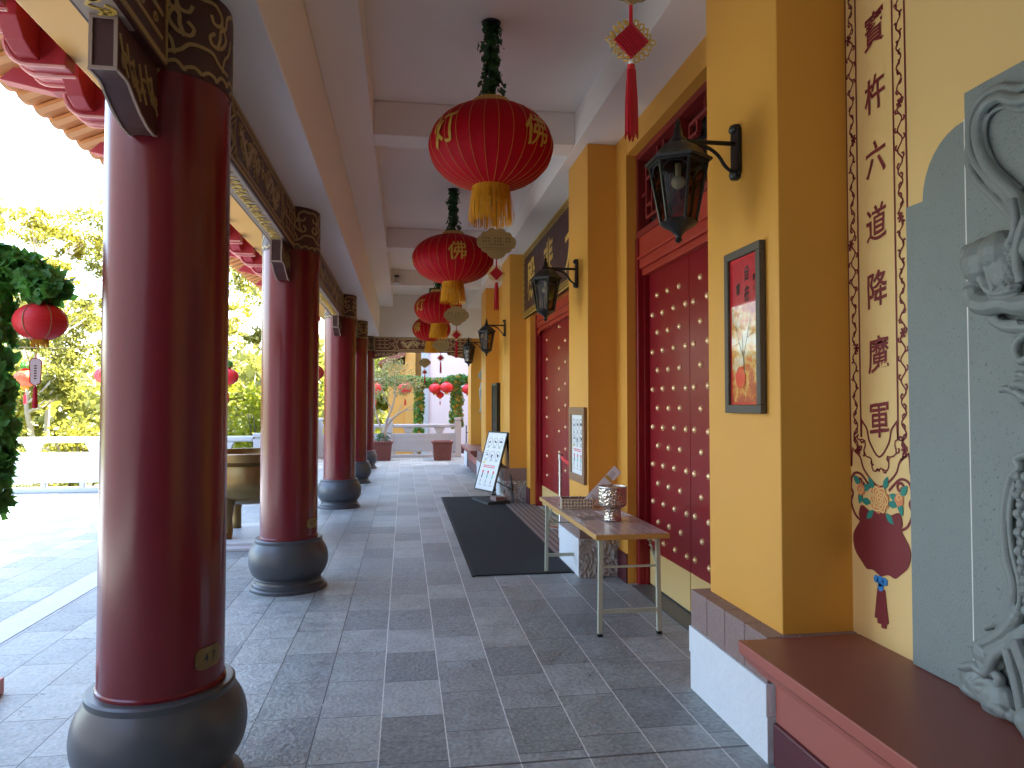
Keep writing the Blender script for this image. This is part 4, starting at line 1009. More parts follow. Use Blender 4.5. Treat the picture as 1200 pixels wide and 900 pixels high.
# notice on the second pilaster ---------------------------------------------------------
def notice(f, root, w, h):
    """six round pictograms, a red headline and three coloured figures, as on both notices"""
    k = MB(); r_ = MB(); g2 = MB(); y2 = MB(); rnd = random.Random(5)
    rc = w*.115
    for i in range(3):
        for j in range(2):
            cx, cz = (i-1)*w*.30, h*(.34-.235*j)
            k.ribbon([(cx+rc*math.cos(a), cz+rc*1.08*math.sin(a)) for a in [2*PI*q/20 for q in range(20)]], rc*.07, f, .001, True)
            for q in range(5):
                a = rnd.uniform(0, 6.28); d = rnd.uniform(0, rc*.45)
                k.ribbon([(cx+d*math.cos(a)-rc*.22, cz+d*math.sin(a)+rnd.uniform(-.1,.1)*rc), (cx+d*math.cos(a)+rc*.22, cz+d*math.sin(a)+rnd.uniform(-.15,.15)*rc)], rc*rnd.uniform(.16,.36), f, .001)
            for q in range(2): k.ribbon([(cx-rc*.7, cz-rc*(1.25+.2*q)), (cx+rc*rnd.uniform(.3,.8), cz-rc*(1.25+.2*q))], rc*.07, f, .0008)
    y2.ribbon([(-w*.42, h*-.035), (-w*.28, h*-.03)], h*.028, f, .001)
    for q in range(2): r_.ribbon([(-w*.34, h*(-.085-.028*q)), (w*.30, h*(-.085-.028*q))], h*.013, f, .001)
    for i in range(3):
        cx = (i-1)*w*.29
        r_.ribbon([(cx, -h*.17), (cx+w*.01, -h*.22)], w*.075, f, .001); (g2 if i else k).ribbon([(cx+w*.01, -h*.225), (cx-w*.01, -h*.31)], w*.05, f, .001)
        k.ribbon([(cx-w*.02, -h*.33), (cx-w*.03, -h*.40)], w*.02, f, .001)
        k.ribbon([(cx-w*.09, -h*.43), (cx+w*.08, -h*.43)], h*.006, f, .0008)
    k.build('pictogram', 'ink', root); r_.build('red_print', 'red_ink', root); g2.build('green_print', 'green_ink', root); y2.build('yellow_print', 'yellow_ink', root)
wn = thing('wall_notice', 'white visitor notice in a wide brown wooden frame on the second pilaster', 'notice', (1.699, 6.82, 1.205))
m = MB(); frame4(m, .62, .73, .075, -.032, -.001); m.build('frame', 'brown_frame', wn, bevel=.005)
sh = MB().box(-.014, -.002, -.238, .238, -.292, .292).build('sheet', 'paper', wn)
notice(lambda a, q, o=0.: (-.0142-o, -a, q), sh, .46, .56)

# sign stand on the mat ------------------------------------------------------------------
ss = thing('sign_stand', 'leaning black framed sign stand with pictograms, standing on the far end of the black mat', 'sign stand', (1.40, 11.65, 0.))
bl, br, tl = Vector((1.17,12.0,.17))-Vector((1.4,11.65,0)), Vector((1.42,11.42,.17))-Vector((1.4,11.65,0)), Vector((1.385,12.22,1.14))-Vector((1.4,11.65,0))
ux = (br-bl); Wd = ux.length; ux.normalize(); uz = tl-bl; uz -= ux*uz.dot(ux); Hd = uz.length; uz.normalize(); un = ux.cross(uz)
ctr = bl+ux*Wd/2+uz*Hd/2
fS = lambda a, q, o=0.: tuple(ctr+ux*a+uz*q+un*o)
def pbox(mb, a0, a1, q0, q1, o0, o1): mb.hexa([fS(a0,q0,o0), fS(a1,q0,o0), fS(a1,q0,o1), fS(a0,q0,o1), fS(a0,q1,o0), fS(a1,q1,o0), fS(a1,q1,o1), fS(a0,q1,o1)])
m = MB(); e = .022
for a0, a1, q0, q1 in ((-Wd/2, Wd/2, Hd/2-e, Hd/2), (-Wd/2, Wd/2, -Hd/2, -Hd/2+e), (-Wd/2, -Wd/2+e, -Hd/2+e+.0005, Hd/2-e-.0005), (Wd/2-e, Wd/2, -Hd/2+e+.0005, Hd/2-e-.0005)): pbox(m, a0, a1, q0, q1, -.022, .008)
m.build('frame', 'black_metal', ss, bevel=.003)
m = MB(); pbox(m, -Wd/2+.012, Wd/2-.012, -Hd/2+.012, Hd/2-.012, -.008, .001); pn = m.build('panel', 'paper', ss)
notice(lambda a, q, o=0.: fS(a, q, .0012+o), pn, Wd*.92, Hd*.94)
m = MB()
A = ctr+uz*Hd*.42-un*.03+ux*Wd*.3; 
m.tube([A, A-un*.05, (A.x+.10, A.y-.30, .03)], .017, 8); A2 = ctr+uz*Hd*.42-un*.03-ux*Wd*.3; m.tube([A2, A2-un*.05, (A2.x+.26, A2.y-.10, .03)], .017, 8)
m.tube([ctr-uz*Hd*.3+ux*Wd*.38-un*.02, (A.x+.09, A.y-.26, .22)], .009, 6)
m.build('strut', 'black_metal', ss, smooth=40)
m = MB(); m.hexa([(-.30,.26,.004),(-.10,-.52,.004),(.30,-.36,.004),(.16,.46,.004),(-.27,.24,.05),(-.09,-.48,.05),(.28,-.34,.05),(.15,.42,.05)]); m.build('base', 'rubber', ss, bevel=.012)
m = MB(); m.hexa([(-.02,-.18,.051),(.05,-.36,.051),(.20,-.29,.051),(.13,-.1,.051),(-.02,-.18,.115),(.05,-.36,.115),(.20,-.29,.115),(.13,-.1,.115)]); m.build('brick_weight', 'cap', ss, bevel=.004)

# tall glazed stand past the third pilaster
ns = thing('notice_stand', 'tall narrow black framed glass notice stand past the third pilaster', 'notice stand', (1.64, 12.78, 0.))
m = MB(); m.box(-.035,.035,-.36,-.325,0,1.98); m.box(-.035,.035,.325,.36,0,1.98); m.box(-.034,.034,-.3245,.3245,1.94,1.98); m.box(-.034,.034,-.3245,.3245,.55,.6); m.box(-.12,.05,-.37,-.31,.001,.03); m.box(-.12,.05,.31,.37,.001,.03); m.build('frame', 'black_metal', ns, bevel=.003)
MB().box(-.024,.02,-.324,.324,.601,1.939).build('panel', 'dark', ns); MB().box(-.031,-.027,-.324,.324,.601,1.939).build('glass', 'pglass', ns)

# ------------------------------------------------------------------ mats and grates
tag(MB().box(.655, 1.575, 6.62, 12.25, .001, .014).build('door_mat', 'mat', None, bevel=.005), 'long black carpet mat with grey edge lying before the main doors', 'mat')
ed = MB(); ed.box(.625, .6545, 6.60, 12.27, .001, .010); ed.box(1.5755, 1.6, 6.60, 12.27, .001, .010); ed.build('rubber_edge', 'rubber', bpy.data.objects['door_mat'], bevel=.003)
tag(MB().box(1.605, 2.05, 7.38, 11.40, .001, .012).build('entrance_grating', 'ribbed', None), 'ribbed aluminium entrance grating between the black mat and the main doors', 'grating')
tag(MB().box(1.99, 2.155, 4.27, 6.07, .001, .010).build('drain_grate', 'grate', None), 'narrow dark drain grate along the foot of the side door', 'drain grate')

# ------------------------------------------------------------------ folding table
tb = thing('folding_table', 'folding table with wood edged top and worn sage green steel legs', 'table', (1.55, 5.72, 0))
m = MB().box(-.262, .262, -1.02, 1.02, .676, .7105).build('tabletop', 'wood', tb, bevel=.003)
MB().box(-.256, .256, -1.014, 1.014, .7106, .7120).build('laminate', 'table_top', m)
for s in (-1, 1):
    yb = s*.93
    for q in (-1, 1):
        l = MB(); x = q*.205
        l.hexa([(x*1.04-.016, yb-.013, .02), (x*1.04+.016, yb-.013, .02), (x*1.04+.016, yb+.013, .02), (x*1.04-.016, yb+.013, .02), (x-.016, yb-.013, .675), (x+.016, yb-.013, .675), (x+.016, yb+.013, .675), (x-.016, yb+.013, .675)])
        lo = l.build('leg', 'leg_paint', tb, bevel=.004)
        MB().box(x*1.04-.018, x*1.04+.018, yb-.015, yb+.015, .001, .021).build('rubber_foot', 'rubber', lo, bevel=.003)
    c = MB(); c.box(-.194, .194, yb-.009, yb+.009, .155, .185); c.tube([(-.20, yb, .475), (.20, yb, .475)], .009, 8); c.build('stretcher', 'leg_paint', tb, bevel=.002)
    br_ = MB()
    for q in (-1, 1):
        x = q*.19; n = 16
        br_.tube([(x, yb, .50), (x, yb-s*.16, .67)], .006, 6)
        br_.tube([(x+.013*math.cos(i*1.6), yb-s*(.02+.12*i/n*1.0)+.0, .52+.13*i/n+.013*math.sin(i*1.6)) for i in range(n+1)], .004, 5)
    br_.build('spring_brace', 'leg_paint', tb, smooth=40)
# papers printed under the laminate edge
def flat_sheet(x, y, w, h, rz, label, rows, seed, z=.7121):
    t = thing('paper_sheet', label, 'paper', (x, y, z), rz, None)
    s = MB().box(-w/2, w/2, -h/2, h/2, 0, .0012).build('sheet', 'paper' if seed != 2 else 'table_top', t)
    k = MB(); rnd = random.Random(seed)
    for i in range(rows):
        q = h*(.40-.8*i/max(1,rows-1)); a = -w*.42
        while a < w*.36:
            L = rnd.uniform(.05,.2)*w
            k.ribbon([(a, q), (min(a+L, w*.42), q)], h*.35/rows, lambda p, r_, o=0.: (p, r_, .0013+o), .0004); a += L+w*.04
    k.build('print', 'ink', s)
    return t
flat_sheet(1.47, 5.42, .30, .21, .05, 'printed sheet lying on the table in front of the tissue box', 6, 2)
if 0: flat_sheet(1.50, 6.48, .34, .24, -.06, 'printed sheet lying at the far end of the table', 5, 4)
flat_sheet(1.68, 5.62, .2, .3, .1, 'printed sheet lying on the table beside the mercury glass candle holder', 7, 6)
# tissue box
tx = thing('tissue_box', 'low open patterned box on the table, brown and yellow tile print', 'box', (1.463, 5.965, .7135), R(-8))
m = MB(); m.box(-.135,.135,-.075,-.069,0,.085); m.box(-.135,.135,.069,.075,0,.085); m.box(-.135,-.129,-.0685,.0685,0,.085); m.box(.129,.135,-.0685,.0685,0,.085); m.box(-.1285,.1285,-.0685,.0685,0,.006); m.build('box_body', 'box_pat', tx, bevel=.0015)
MB().box(-.12,.12,-.06,.06,.007,.05).build('brochure_stack', 'paper', tx, bevel=.002)
# leaflet on its wire rest
lf = thing('leaflet', 'long folded white leaflet with yellow bands standing diagonally behind the candle holder', 'leaflet', (1.66, 5.98, .7135), R(-6))
dirv = Vector((.205, .02, .215)).normalized(); sidev = Vector((dirv.z, 0, -dirv.x)); nv = dirv.cross(sidev)
def lbox(l0, l1, s0, s1, d0=-.002, d1=.002):
    b_ = MB(); o = Vector((-.12, 0, .012))
    b_.hexa([tuple(o+dirv*l+sidev*s+nv*d) for d in (d0, d1) for l, s in ((l0,s0),(l1,s0),(l1,s1),(l0,s1))]); return b_
ls = lbox(0, .43, -.042, .042).build('sheet', 'paper', lf)
for a, c in ((.0, .035), (.30, .328)): lbox(a+.0004, c, -.0396, .0396, -.0028, .0028).build('yellow_band', 'gold_bright', ls)
k = MB()
for i in range(9):
    l = .045+.017*i
    if l > .12: l += .2
    o = Vector((-.12, 0, .012)); 
    for sgn in (-1, 1): k.hexa([tuple(o+dirv*(l+a)+sidev*s+nv*d*sgn) for d in (.002, .0026) for a, s in ((0,-.022),(.004,-.022),(.004,.018),(0,.018))])
k.build('print', 'grey_frame', ls)
k = MB(); k.tube([(-.10,.02,.0),(-.02,.03,.0),(.07,.03,.16),(.04,.03,.13)], .003, 5); k.tube([(-.02,.03,.003),(.10,.03,.003),(.07,.03,.16)], .003, 5); k.build('wire_rest', 'steel', lf)
# mercury glass candle holder
ch_ = thing('candle_holder', 'mottled mercury glass candle holder with a wide bowl on a narrower clear foot', 'candle holder', (1.575, 5.27, .7135))
MB().lathe([(.066,0),(.070,.006),(.066,.014),(.063,.05),(.063,.09),(.070,.10)], 36).build('foot', 'mercury', ch_, smooth=40)
MB().lathe([(.05,.101),(.085,.104),(.104,.118),(.108,.14),(.108,.255),(.103,.256),(.102,.145),(.08,.125),(0,.12)], 40).build('bowl', 'mercury', ch_, smooth=50)
MB().lathe([(.109,.252),(.111,.256),(.109,.262),(.103,.262),(.102,.254)], 40).build('rim', 'steel', ch_, smooth=40)

# ------------------------------------------------------------------ barrier post by the main doors
bp = thing('barrier_post', 'slim steel barrier post with a pink red belt by the main doors', 'barrier post', (2.0, 9.02, 0.))
m = MB().lathe([(.15,.013),(.15,.02),(.03,.035),(.022,.05),(.022,.88),(.03,.885),(.03,.95),(.02,.96),(0,.962)], 24).build('post', 'steel', bp, smooth=40)
bt = MB(); P = spline([(0,-.02,.92),(.02,-.5,.86),(.03,-1.1,.90)], 6)
for a, c in zip(P, P[1:]): bt.hexa([(a[0]-.002,a[1],a[2]-.025),(a[0]+.002,a[1],a[2]-.025),(c[0]+.002,c[1],c[2]-.025),(c[0]-.002,c[1],c[2]-.025),(a[0]-.002,a[1],a[2]+.025),(a[0]+.002,a[1],a[2]+.025),(c[0]+.002,c[1],c[2]+.025),(c[0]-.002,c[1],c[2]+.025)])
bt.build('belt', 'silk2', bp)
p2 = copy_tree(bp); p2.location = (2.02, 7.9, 0)
for o_ in [x for x in COL.objects if x.parent == p2 and x.name.startswith('belt')]: bpy.data.objects.remove(o_)
tag(p2, 'steel barrier post without a belt, hidden nearer the second pilaster'); 

# small loudspeaker on the cross beam
sp = thing('ceiling_speaker', 'small grey loudspeaker on the far cross beam of the ceiling', 'loudspeaker', (-.17, 14.80, 4.2))
m = MB(); m.box(-.05,.05,-.0,.05,.04,.07); m.tube([(0,0,.05),(0,-.05,.0)], .012, 6); m.build('mount', 'grey_frame', sp)
m = MB(); m.lathe([(.03,.0),(.035,-.05),(.07,-.12),(.072,-.125),(.06,-.122),(0,-.1)], 18, (0,-.05,.01)); m.build('horn', 'steel', sp, smooth=40)

# ------------------------------------------------------------------ stone benches and reliefs
def bench(y0, y1, label):
    t = thing('wall_bench', label, 'bench', (1.75, (y0+y1)/2, 0)); h = (y1-y0)/2
    top = MB(); pr = [(-.29,.558),(-.285,.505),(-.268,.490),(-.255,.478),(-.25,.462),(-.228,.452),(-.205,.432),(-.20,.415),(.298,.415),(.298,.558)]
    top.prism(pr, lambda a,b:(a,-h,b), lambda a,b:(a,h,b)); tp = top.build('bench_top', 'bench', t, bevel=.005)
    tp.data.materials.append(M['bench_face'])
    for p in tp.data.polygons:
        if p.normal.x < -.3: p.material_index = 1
    MB().box(-.115,.298,-h+.002,h-.002,.19,.4145).build('bench_front', 'bench_face', t, bevel=.004)
    MB().box(-.13,.298,-h+.003,h-.003,0,.1895).build('kick_base', 'skirt', t, bevel=.008)
    return t
bench(.35, 2.985, 'near terracotta red wall bench with moulded edge below the grey relief')
bench(15.9, 18.29, 'far small terracotta red wall bench beyond the sign stand')
def relief(yc, label):
    """grey stone slab with shouldered top and a robed guardian carved in the round; a is the distance from its centre line"""
    t = thing('stone_relief', label, 'relief', (2.049, yc, .56), 0)
    f = lambda a, z, o=0.: (-o, a, z-.56)
    side = [(.0,.546),(.0,2.40)] 
    for s in (-1, 1):
        P = [(.62,.561),(.935,.561),(.935,2.40),(.84,2.40)]
        for k in range(9): a = R(90*k/8); P.append((.84-.215*(1-math.cos(a))*1.0, 2.40+.235*math.sin(a)))
        P.append((.62, 2.635))
        P = [(s*max(p, .6235), z) for p, z in P]
        MB().prism(P, lambda a,z: f(a,z,.0), lambda a,z: f(a,z,.032)).build('side_panel', 'relief', t, bevel=.004)
    MB().prism([(-.6195,.561),(.6195,.561),(.6195,2.735),(-.6195,2.735)], lambda a,z: f(a,z,0), lambda a,z: f(a,z,.036)).build('centre_panel', 'relief', t, bevel=.004)
    for s in (-1, 1): MB().box(-.0345, -.02, s*.6215-.0025, s*.6215+.0025, .01, 2.08).build('mortar_joint', 'mortar', t)
    fg = MB()
    def T(pts, r, o=.06, seg=10, n=6, flat=None):
        q = []
        for p in pts: o_ = (p[2] if len(p) > 2 else o)*.8+.008; k_ = (2.049-o_)/1.93; q.append((p[0]*k_-YC2, max(.58, 1.6+(p[1]-1.6)*k_), o_))
        q = spline(q, n)
        rr = r if not isinstance(r, (list, tuple)) else [r[min(len(r)-1, int(i/(len(q)-1)*(len(r)-1)+.5))] for i in range(len(q))]
        fg.tube([f(*p) for p in q], rr, seg)
    YC = 1.71; YC2 = 1.665
    G = lambda a, z, o: f((a+YC)*(2.049-o)/1.93-YC2, 1.6+(z-1.6)*(2.049-o)/1.93, o*.8+.008)
    for mir in (1,):
        # sweeping scarf
        T([(1.68,2.56),(1.935,2.56),(2.034,2.608),(2.090,2.606),(2.127,2.57),(2.132,2.512),(2.113,2.44),(2.070,2.369),(2.018,2.308),(1.976,2.259),(1.945,2.20),(1.95,2.10)], .021, .062)
        T([(1.68,2.60),(1.934,2.60),(2.033,2.640),(2.105,2.640),(2.155,2.60),(2.168,2.54),(2.160,2.47),(2.125,2.40),(2.075,2.335),(2.025,2.28),(1.985,2.21)], .015, .05)
        T([(1.70,2.52),(1.93,2.525),(2.03,2.57),(2.08,2.565),(2.10,2.53),(2.095,2.47),(2.06,2.39),(2.01,2.33),(1.965,2.28)], .008, .05)
        T([(2.166,2.50),(2.172,2.44),(2.14,2.37),(2.08,2.30),(2.02,2.23),(1.98,2.17)], .016, .04)
        # sleeve, forearm, fish-scale mail
        fg.sphere(G(2.11-YC, 2.08, .08), .085, 14, 9, (.9, .95, 1.0)); fg.sphere(G(2.05-YC, 2.10, .09), .08, 14, 9, (.9, .9, .9))
        fg.sphere(G(2.185-YC, 2.125, .075), .032, 12, 8); T([(2.185,2.125),(2.16,2.06),(2.145,2.03)], [.03,.035,.03], .075)
        T([(2.16,2.02),(2.155,1.965),(2.105,1.935),(2.027,1.932),(1.95,1.915),(1.8,1.93)], [.03,.038,.042,.04,.04,.04], .09)
        T([(2.14,2.05),(2.10,1.985),(2.05,1.965),(1.98,1.975)], .016, .125); T([(2.10,2.06),(2.085,2.0),(2.07,1.98)], .012, .14)
        T([(2.085,1.888),(2.029,1.853),(1.94,1.84)], .022, .06); T([(2.10,1.905),(2.05,1.868),(1.98,1.86)], .012, .075)
        fg.sphere(G(2.035-YC, 2.045, .095), .085, 14, 9, (.6, .75, 1.15))
        for i in range(7):
            for j in range(5):
                a, z = 2.075-.020*j+.004*(i % 2)*2, 1.985+.022*i
                fg.sphere(G(a-YC, z, .148-.02*abs(j-2)*.5), .0105, 8, 5)
        T([(2.0,2.26),(1.988,2.18),(2.012,2.12),(2.078,2.052),(2.095,2.01)], .014, .13); T([(1.945,2.19),(1.98,2.12),(1.985,2.05),(1.97,1.985)], .016, .15)
        # curl, fingers of the lowered hand
        T([(1.955,1.82),(1.99,1.80),(1.998,1.765),(1.975,1.735),(1.95,1.75)], .014, .06)
        T([(1.90,1.60),(1.957,1.619),(2.005,1.643),(2.035,1.650),(2.062,1.646)], [.02,.018,.016,.014,.011], .085, n=4)
        T([(1.90,1.635),(1.956,1.655),(1.99,1.664),(2.022,1.658)], [.018,.017,.015,.011], .105, n=4); T([(1.90,1.67),(1.955,1.69),(1.998,1.697)], [.017,.015,.011], .10, n=4)
        T([(1.88,1.56),(1.94,1.575),(1.985,1.60)], [.017,.015,.011], .075, n=4); fg.sphere(G(1.86-YC,1.625,.09), .06, 12, 8, (.6,1,.9)); T([(1.86,1.64),(1.80,1.72),(1.78,1.86)], [.045,.05,.06], .11)
        # robe edge with mail skirt, hem swirls
        T([(1.96,1.445),(2.003,1.423),(1.99,1.40),(2.023,1.361),(2.043,1.291),(2.053,1.216),(2.050,1.16),(2.041,1.09),(2.022,1.03),(2.024,.971),(2.059,.906),(2.14,.849)], [.015,.018,.018,.02,.02,.02,.02,.02,.02,.018,.012], .06)
        T([(2.005,1.35),(2.025,1.29),(2.032,1.2),(2.02,1.11),(2.0,1.04),(2.0,.97),(2.03,.90)], .010, .075)
        for i in range(15):
            for j in range(7):
                z = 1.37-.030*i; a = 2.010-.030*j-.012*(i % 2)-.015*max(0, (i-9))*.3
                fg.sphere(G(a-YC, z, .10+.014*j), .0185, 8, 5)
        T([(1.997,.954),(2.039,.883),(2.113,.816),(2.195,.772)], [.022,.026,.024,.014], .065)
        T([(1.95,.92),(2.0,.86),(2.09,.79),(2.17,.745)], [.022,.026,.022,.012], .075)
        T([(2.05,.815),(2.10,.77),(2.14,.70),(2.19,.71)], .018, .085)
        T([(2.235,.684),(2.171,.712),(2.116,.712),(2.085,.703),(2.095,.678),(2.161,.663),(2.176,.636),(2.118,.642),(2.076,.625),(2.09,.588),(2.13,.591)], .017, .075)
        T([(2.24,.675),(2.235,.62),(2.19,.59),(2.152,.573),(2.20,.60)], .019, .065)
        T([(2.22,.65),(2.19,.63),(2.16,.60),(2.14,.585)], .012, .08)
        fg.sphere(G(2.17-YC,.655,.05), .07, 12, 8, (.5,1,.9)); fg.sphere(G(2.09-YC,.62,.06), .075, 12, 8, (.6,1,1)); fg.sphere(G(2.13-YC,.76,.05), .07, 12, 8, (.5,1,.7))
        T([(2.125,.575),(2.11,.602),(2.08,.604),(2.067,.577),(2.09,.56)], .018, .10); T([(2.14,.585),(2.135,.563),(2.05,.562),(2.025,.59),(2.02,.63)], .019, .09)
        T([(2.051,.811),(2.013,.698),(1.995,.623),(1.98,.57)], .02, .10); T([(2.02,.85),(1.97,.74),(1.95,.60)], .024, .12)
    co_ = fg.build('carving', 'relief_fig', t); rm = co_.modifiers.new('carve', 'REMESH'); rm.mode = 'VOXEL'; rm.voxel_size = .0036; rm.use_smooth_shade = True; fg = MB()
    # the figure itself, mostly outside the picture
    for m_ in (1, -1):
        C_ = lambda a: YC+m_*a
        T([(C_(.07),1.42,.10),(C_(.09),1.0,.10),(C_(.09),.62,.09)], [.10,.09,.07], n=5)
        T([(C_(.08),.62,.13),(C_(.10),.60,.17)], [.05,.04])
    T([(YC,1.40,.10),(YC,1.62,.10),(YC,1.88,.11),(YC,2.08,.10),(YC,2.16,.10)], [.16,.14,.16,.14,.06], seg=14)
    fg.sphere(f(0,2.30,.17), .115, 16, 12, (.95,.85,1.1)); fg.sphere(f(0,2.43,.14), .10, 14, 9, (.9,1,.7)); fg.sphere(f(0,2.51,.14), .045, 10, 8)
    fg.sphere(f(0,2.285,.285), .020, 8, 6, (1,.7,1.3))
    for m_ in (1, -1): fg.sphere(f(m_*.045,2.32,.265), .014, 8, 6, (.6,1.2,.6)); fg.sphere(f(m_*.10,2.29,.17), .03, 8, 6, (.5,.5,1.3))
    T([(YC-.035,2.235,.268),(YC,2.23,.276),(YC+.035,2.235,.268)], .009)
    T([(YC-.18,2.10,.12),(YC-.33,2.02,.12),(YC-.36,1.84,.16),(YC-.20,1.74,.24)], [.075,.07,.06,.045]); T([(YC+.12,2.10,.10),(YC+.26,2.07,.08)], [.07,.06])
    T([(YC-.18,2.3,.2),(YC-.2,1.7,.26),(YC-.22,1.0,.24)], [.02,.02,.02])
    T([(YC-.25,2.2,.06),(YC-.42,2.40,.05),(YC-.44,2.58,.05),(YC-.2,2.62,.05)], .024); T([(YC-.4,1.7,.06),(YC-.42,1.2,.05),(YC-.36,.9,.06),(YC-.46,.72,.06)], .03)
    T([(YC-.2,1.36,.15),(YC,1.33,.2),(YC+.2,1.36,.15)], [.05,.05,.05]); T([(YC,1.3,.2),(YC+.02,.95,.2),(YC-.02,.7,.18)], [.05,.04,.05])
    for k in range(9): T([(YC-.26+.065*k,.62,.10),(YC-.24+.06*k,.575,.16)], [.05,.04])
    fo = fg.build('carved_figure', 'relief_fig', t, fix=True)
    rm = fo.modifiers.new('carve', 'REMESH'); rm.mode = 'VOXEL'; rm.voxel_size = .009; rm.use_smooth_shade = True
    sm = fo.modifiers.new('soften', 'SMOOTH'); sm.factor = .5; sm.iterations = 8
    return t
relief(1.665, 'large grey green stone relief of a robed guardian above the near bench')
relief(17.10, 'far small grey stone relief over the far bench, seen nearly edge on')

# ------------------------------------------------------------------ courtyard: burner, balustrades, planters
ib = thing('incense_burner', 'round bronze incense burner on short legs just outside the columns', 'incense burner', (-1.80, 8.85, 0.))
P = [(0,.43),(.2,.435),(.40,.47),(.54,.55),(.60,.66),(.595,.78),(.565,.86),(.555,.90),(.60,.93),(.63,.95),(.635,1.035),(.62,1.045),(.57,1.045),(.565,.98),(.53,.88),(.45,.80),(0,.78)]
MB().lathe(P, 56).build('bowl', 'bronze', ib, smooth=35)
for k in range(3):
    a = R(245+120*k); l = MB()
    l.tube([(math.cos(a)*r_, math.sin(a)*r_, z) for r_, z in ((.40,.60),(.46,.45),(.43,.30),(.40,.17),(.45,.084))], [.12,.10,.062,.052,.075], 12); l.build('leg', 'bronze', ib, smooth=50)
MB().lathe([(.78,0),(.78,.03),(.76,.036),(.74,.05),(.74,.078),(.73,.082),(0,.082)], 8, a0=R(22.5)).build('plinth', 'marble', ib, bevel=.005)
for s in (-1, 1):
    h_ = MB(); h_.tube([(s*.60,-.14,.98),(s*.70,-.15,1.12),(s*.72,-.14,1.34),(s*.72,.14,1.34),(s*.70,.15,1.12),(s*.60,.14,.98)], .035, 8); h_.build('handle', 'bronze', ib, smooth=40)

def balustrade(name, label, p0, p1, posts, post_h=1.16):
    """marble railing from p0 to p1 (2-D); carved panels between square posts"""
    d = Vector((p1[0]-p0[0], p1[1]-p0[1], 0)); L = d.length
    t = thing('marble_balustrade', label, 'balustrade', (p0[0], p0[1], 0), math.atan2(d.y, d.x))
    xs = [L*i/posts for i in range(posts+1)]
    MB().box(0, L, -.11, .11, .001, .085).build('base_rail', 'marble', t, bevel=.008)
    for x in xs:
        p = MB().box(x-.095, x+.095, -.10, .10, .0, post_h-.08); p.box(x-.075,x+.075,-.075,.075,post_h-.0795,post_h-.04); p.box(x-.105,x+.105,-.105,.105,post_h-.0395,post_h+.03); p.build('post', 'marble', t, bevel=.008)
    for a, c in zip(xs, xs[1:]):
        a += .0955; c -= .0955
        r_ = MB(); r_.box(a, c, -.075, .075, .895, 1.0); r_.build('top_rail', 'marble', t, bevel=.03)
        pn = MB(); pn.box(a, c, -.06, .06, .17, .72); pb = pn.build('panel', 'marble', t, bevel=.006)
        e = MB(); f = lambda p, q, o=0.: ((a+c)/2+p, -.06-o, .445+q); W = (c-a)/2
        e.ribbon([(-W+.06,-.2),(W-.06,-.2),(W-.06,.2),(-W+.06,.2)], .022, f, .008, True)
        x = -W+.2
        while x < W-.2:
            e.ribbon(spline([(x-.14,-.06),(x-.05,.07),(x+.05,-.05),(x+.14,.06)], 4), .03, f, .010); e.ribbon(curl(x, .02, .07, x*3, .9), .018, f, .008); x += .3
        e.build('carving', 'marble', pb)
        n = max(1, round((c-a)/1.1))
        for i in range(n):
            xm = a+(c-a)*(i+.5)/n
            v = MB(); v.hexa([(xm-.08,-.05,.721),(xm+.08,-.05,.721),(xm+.08,.05,.721),(xm-.08,.05,.721),(xm-.17,-.05,.894),(xm+.17,-.05,.894),(xm+.17,.05,.894),(xm-.17,.05,.894)]); v.box(xm-.10,xm+.10,-.055,.055,.75,.775); v.build('vase_support', 'marble', pb, bevel=.01)
        k = a
        while k < c-.1:
            MB().box(k+.02, k+.09, -.055, .055, .0855, .1695).build('foot_block', 'marble', pb); k += max(.5, (c-a)/3.2)
    return t
balustrade('b', 'white marble balustrade across the courtyard on the left, with trees behind', (-14.1, 14.08), (-2.72, 14.08), 5, 1.02)
balustrade('b', 'white marble balustrade running away from the corner behind the third column', (-2.62, 14.3), (-2.62, 21.6), 4, 1.06)
balustrade('b', 'white marble balustrade closing the far end of the porch, behind the planters', (-2.5, 21.76), (1.62, 21.76), 2, 1.16)

def planter(x, y, label):
    t = thing('planter', label, 'planter', (x, y, 0), 0, 'terracotta planters at the end of the porch')
    b_ = MB(); w0, w1 = .235, .272
    b_.hexa([(-w0,-w0,.001),(w0,-w0,.001),(w0,w0,.001),(-w0,w0,.001),(-w1,-w1,.48),(w1,-w1,.48),(w1,w1,.48),(-w1,w1,.48)]); b_.build('body', 'pot', t, bevel=.01)
    r_ = MB(); e = .30; q = .235
    for a, c, d, g_ in ((-e,e,-e,-q),(-e,e,q,e),(-e,-q,-q+.0005,q-.0005),(q,e,-q+.0005,q-.0005)): r_.box(a,c,d,g_,.481,.55)
    r_.build('rim', 'pot', t, bevel=.01)
    MB().box(-.234,.234,-.234,.234,.482,.52).build('soil', 'soil', t)
    m = MB(); f = lambda p, q_, o=0.: (p, -.254-.0-o+.0, .28+q_)
    m.ribbon(curl(0,0,.06,.5,1.1), .014, f, .02); m.ribbon([(-.03,-.05),(.02,.05)], .016, f, .02); m.build('emblem', 'pot', t)
    return t
planter(1.08, 20.55, 'terracotta planter standing empty before the far balustrade')
planter(-.62, 20.70, 'terracotta planter holding the small bare branched tree')

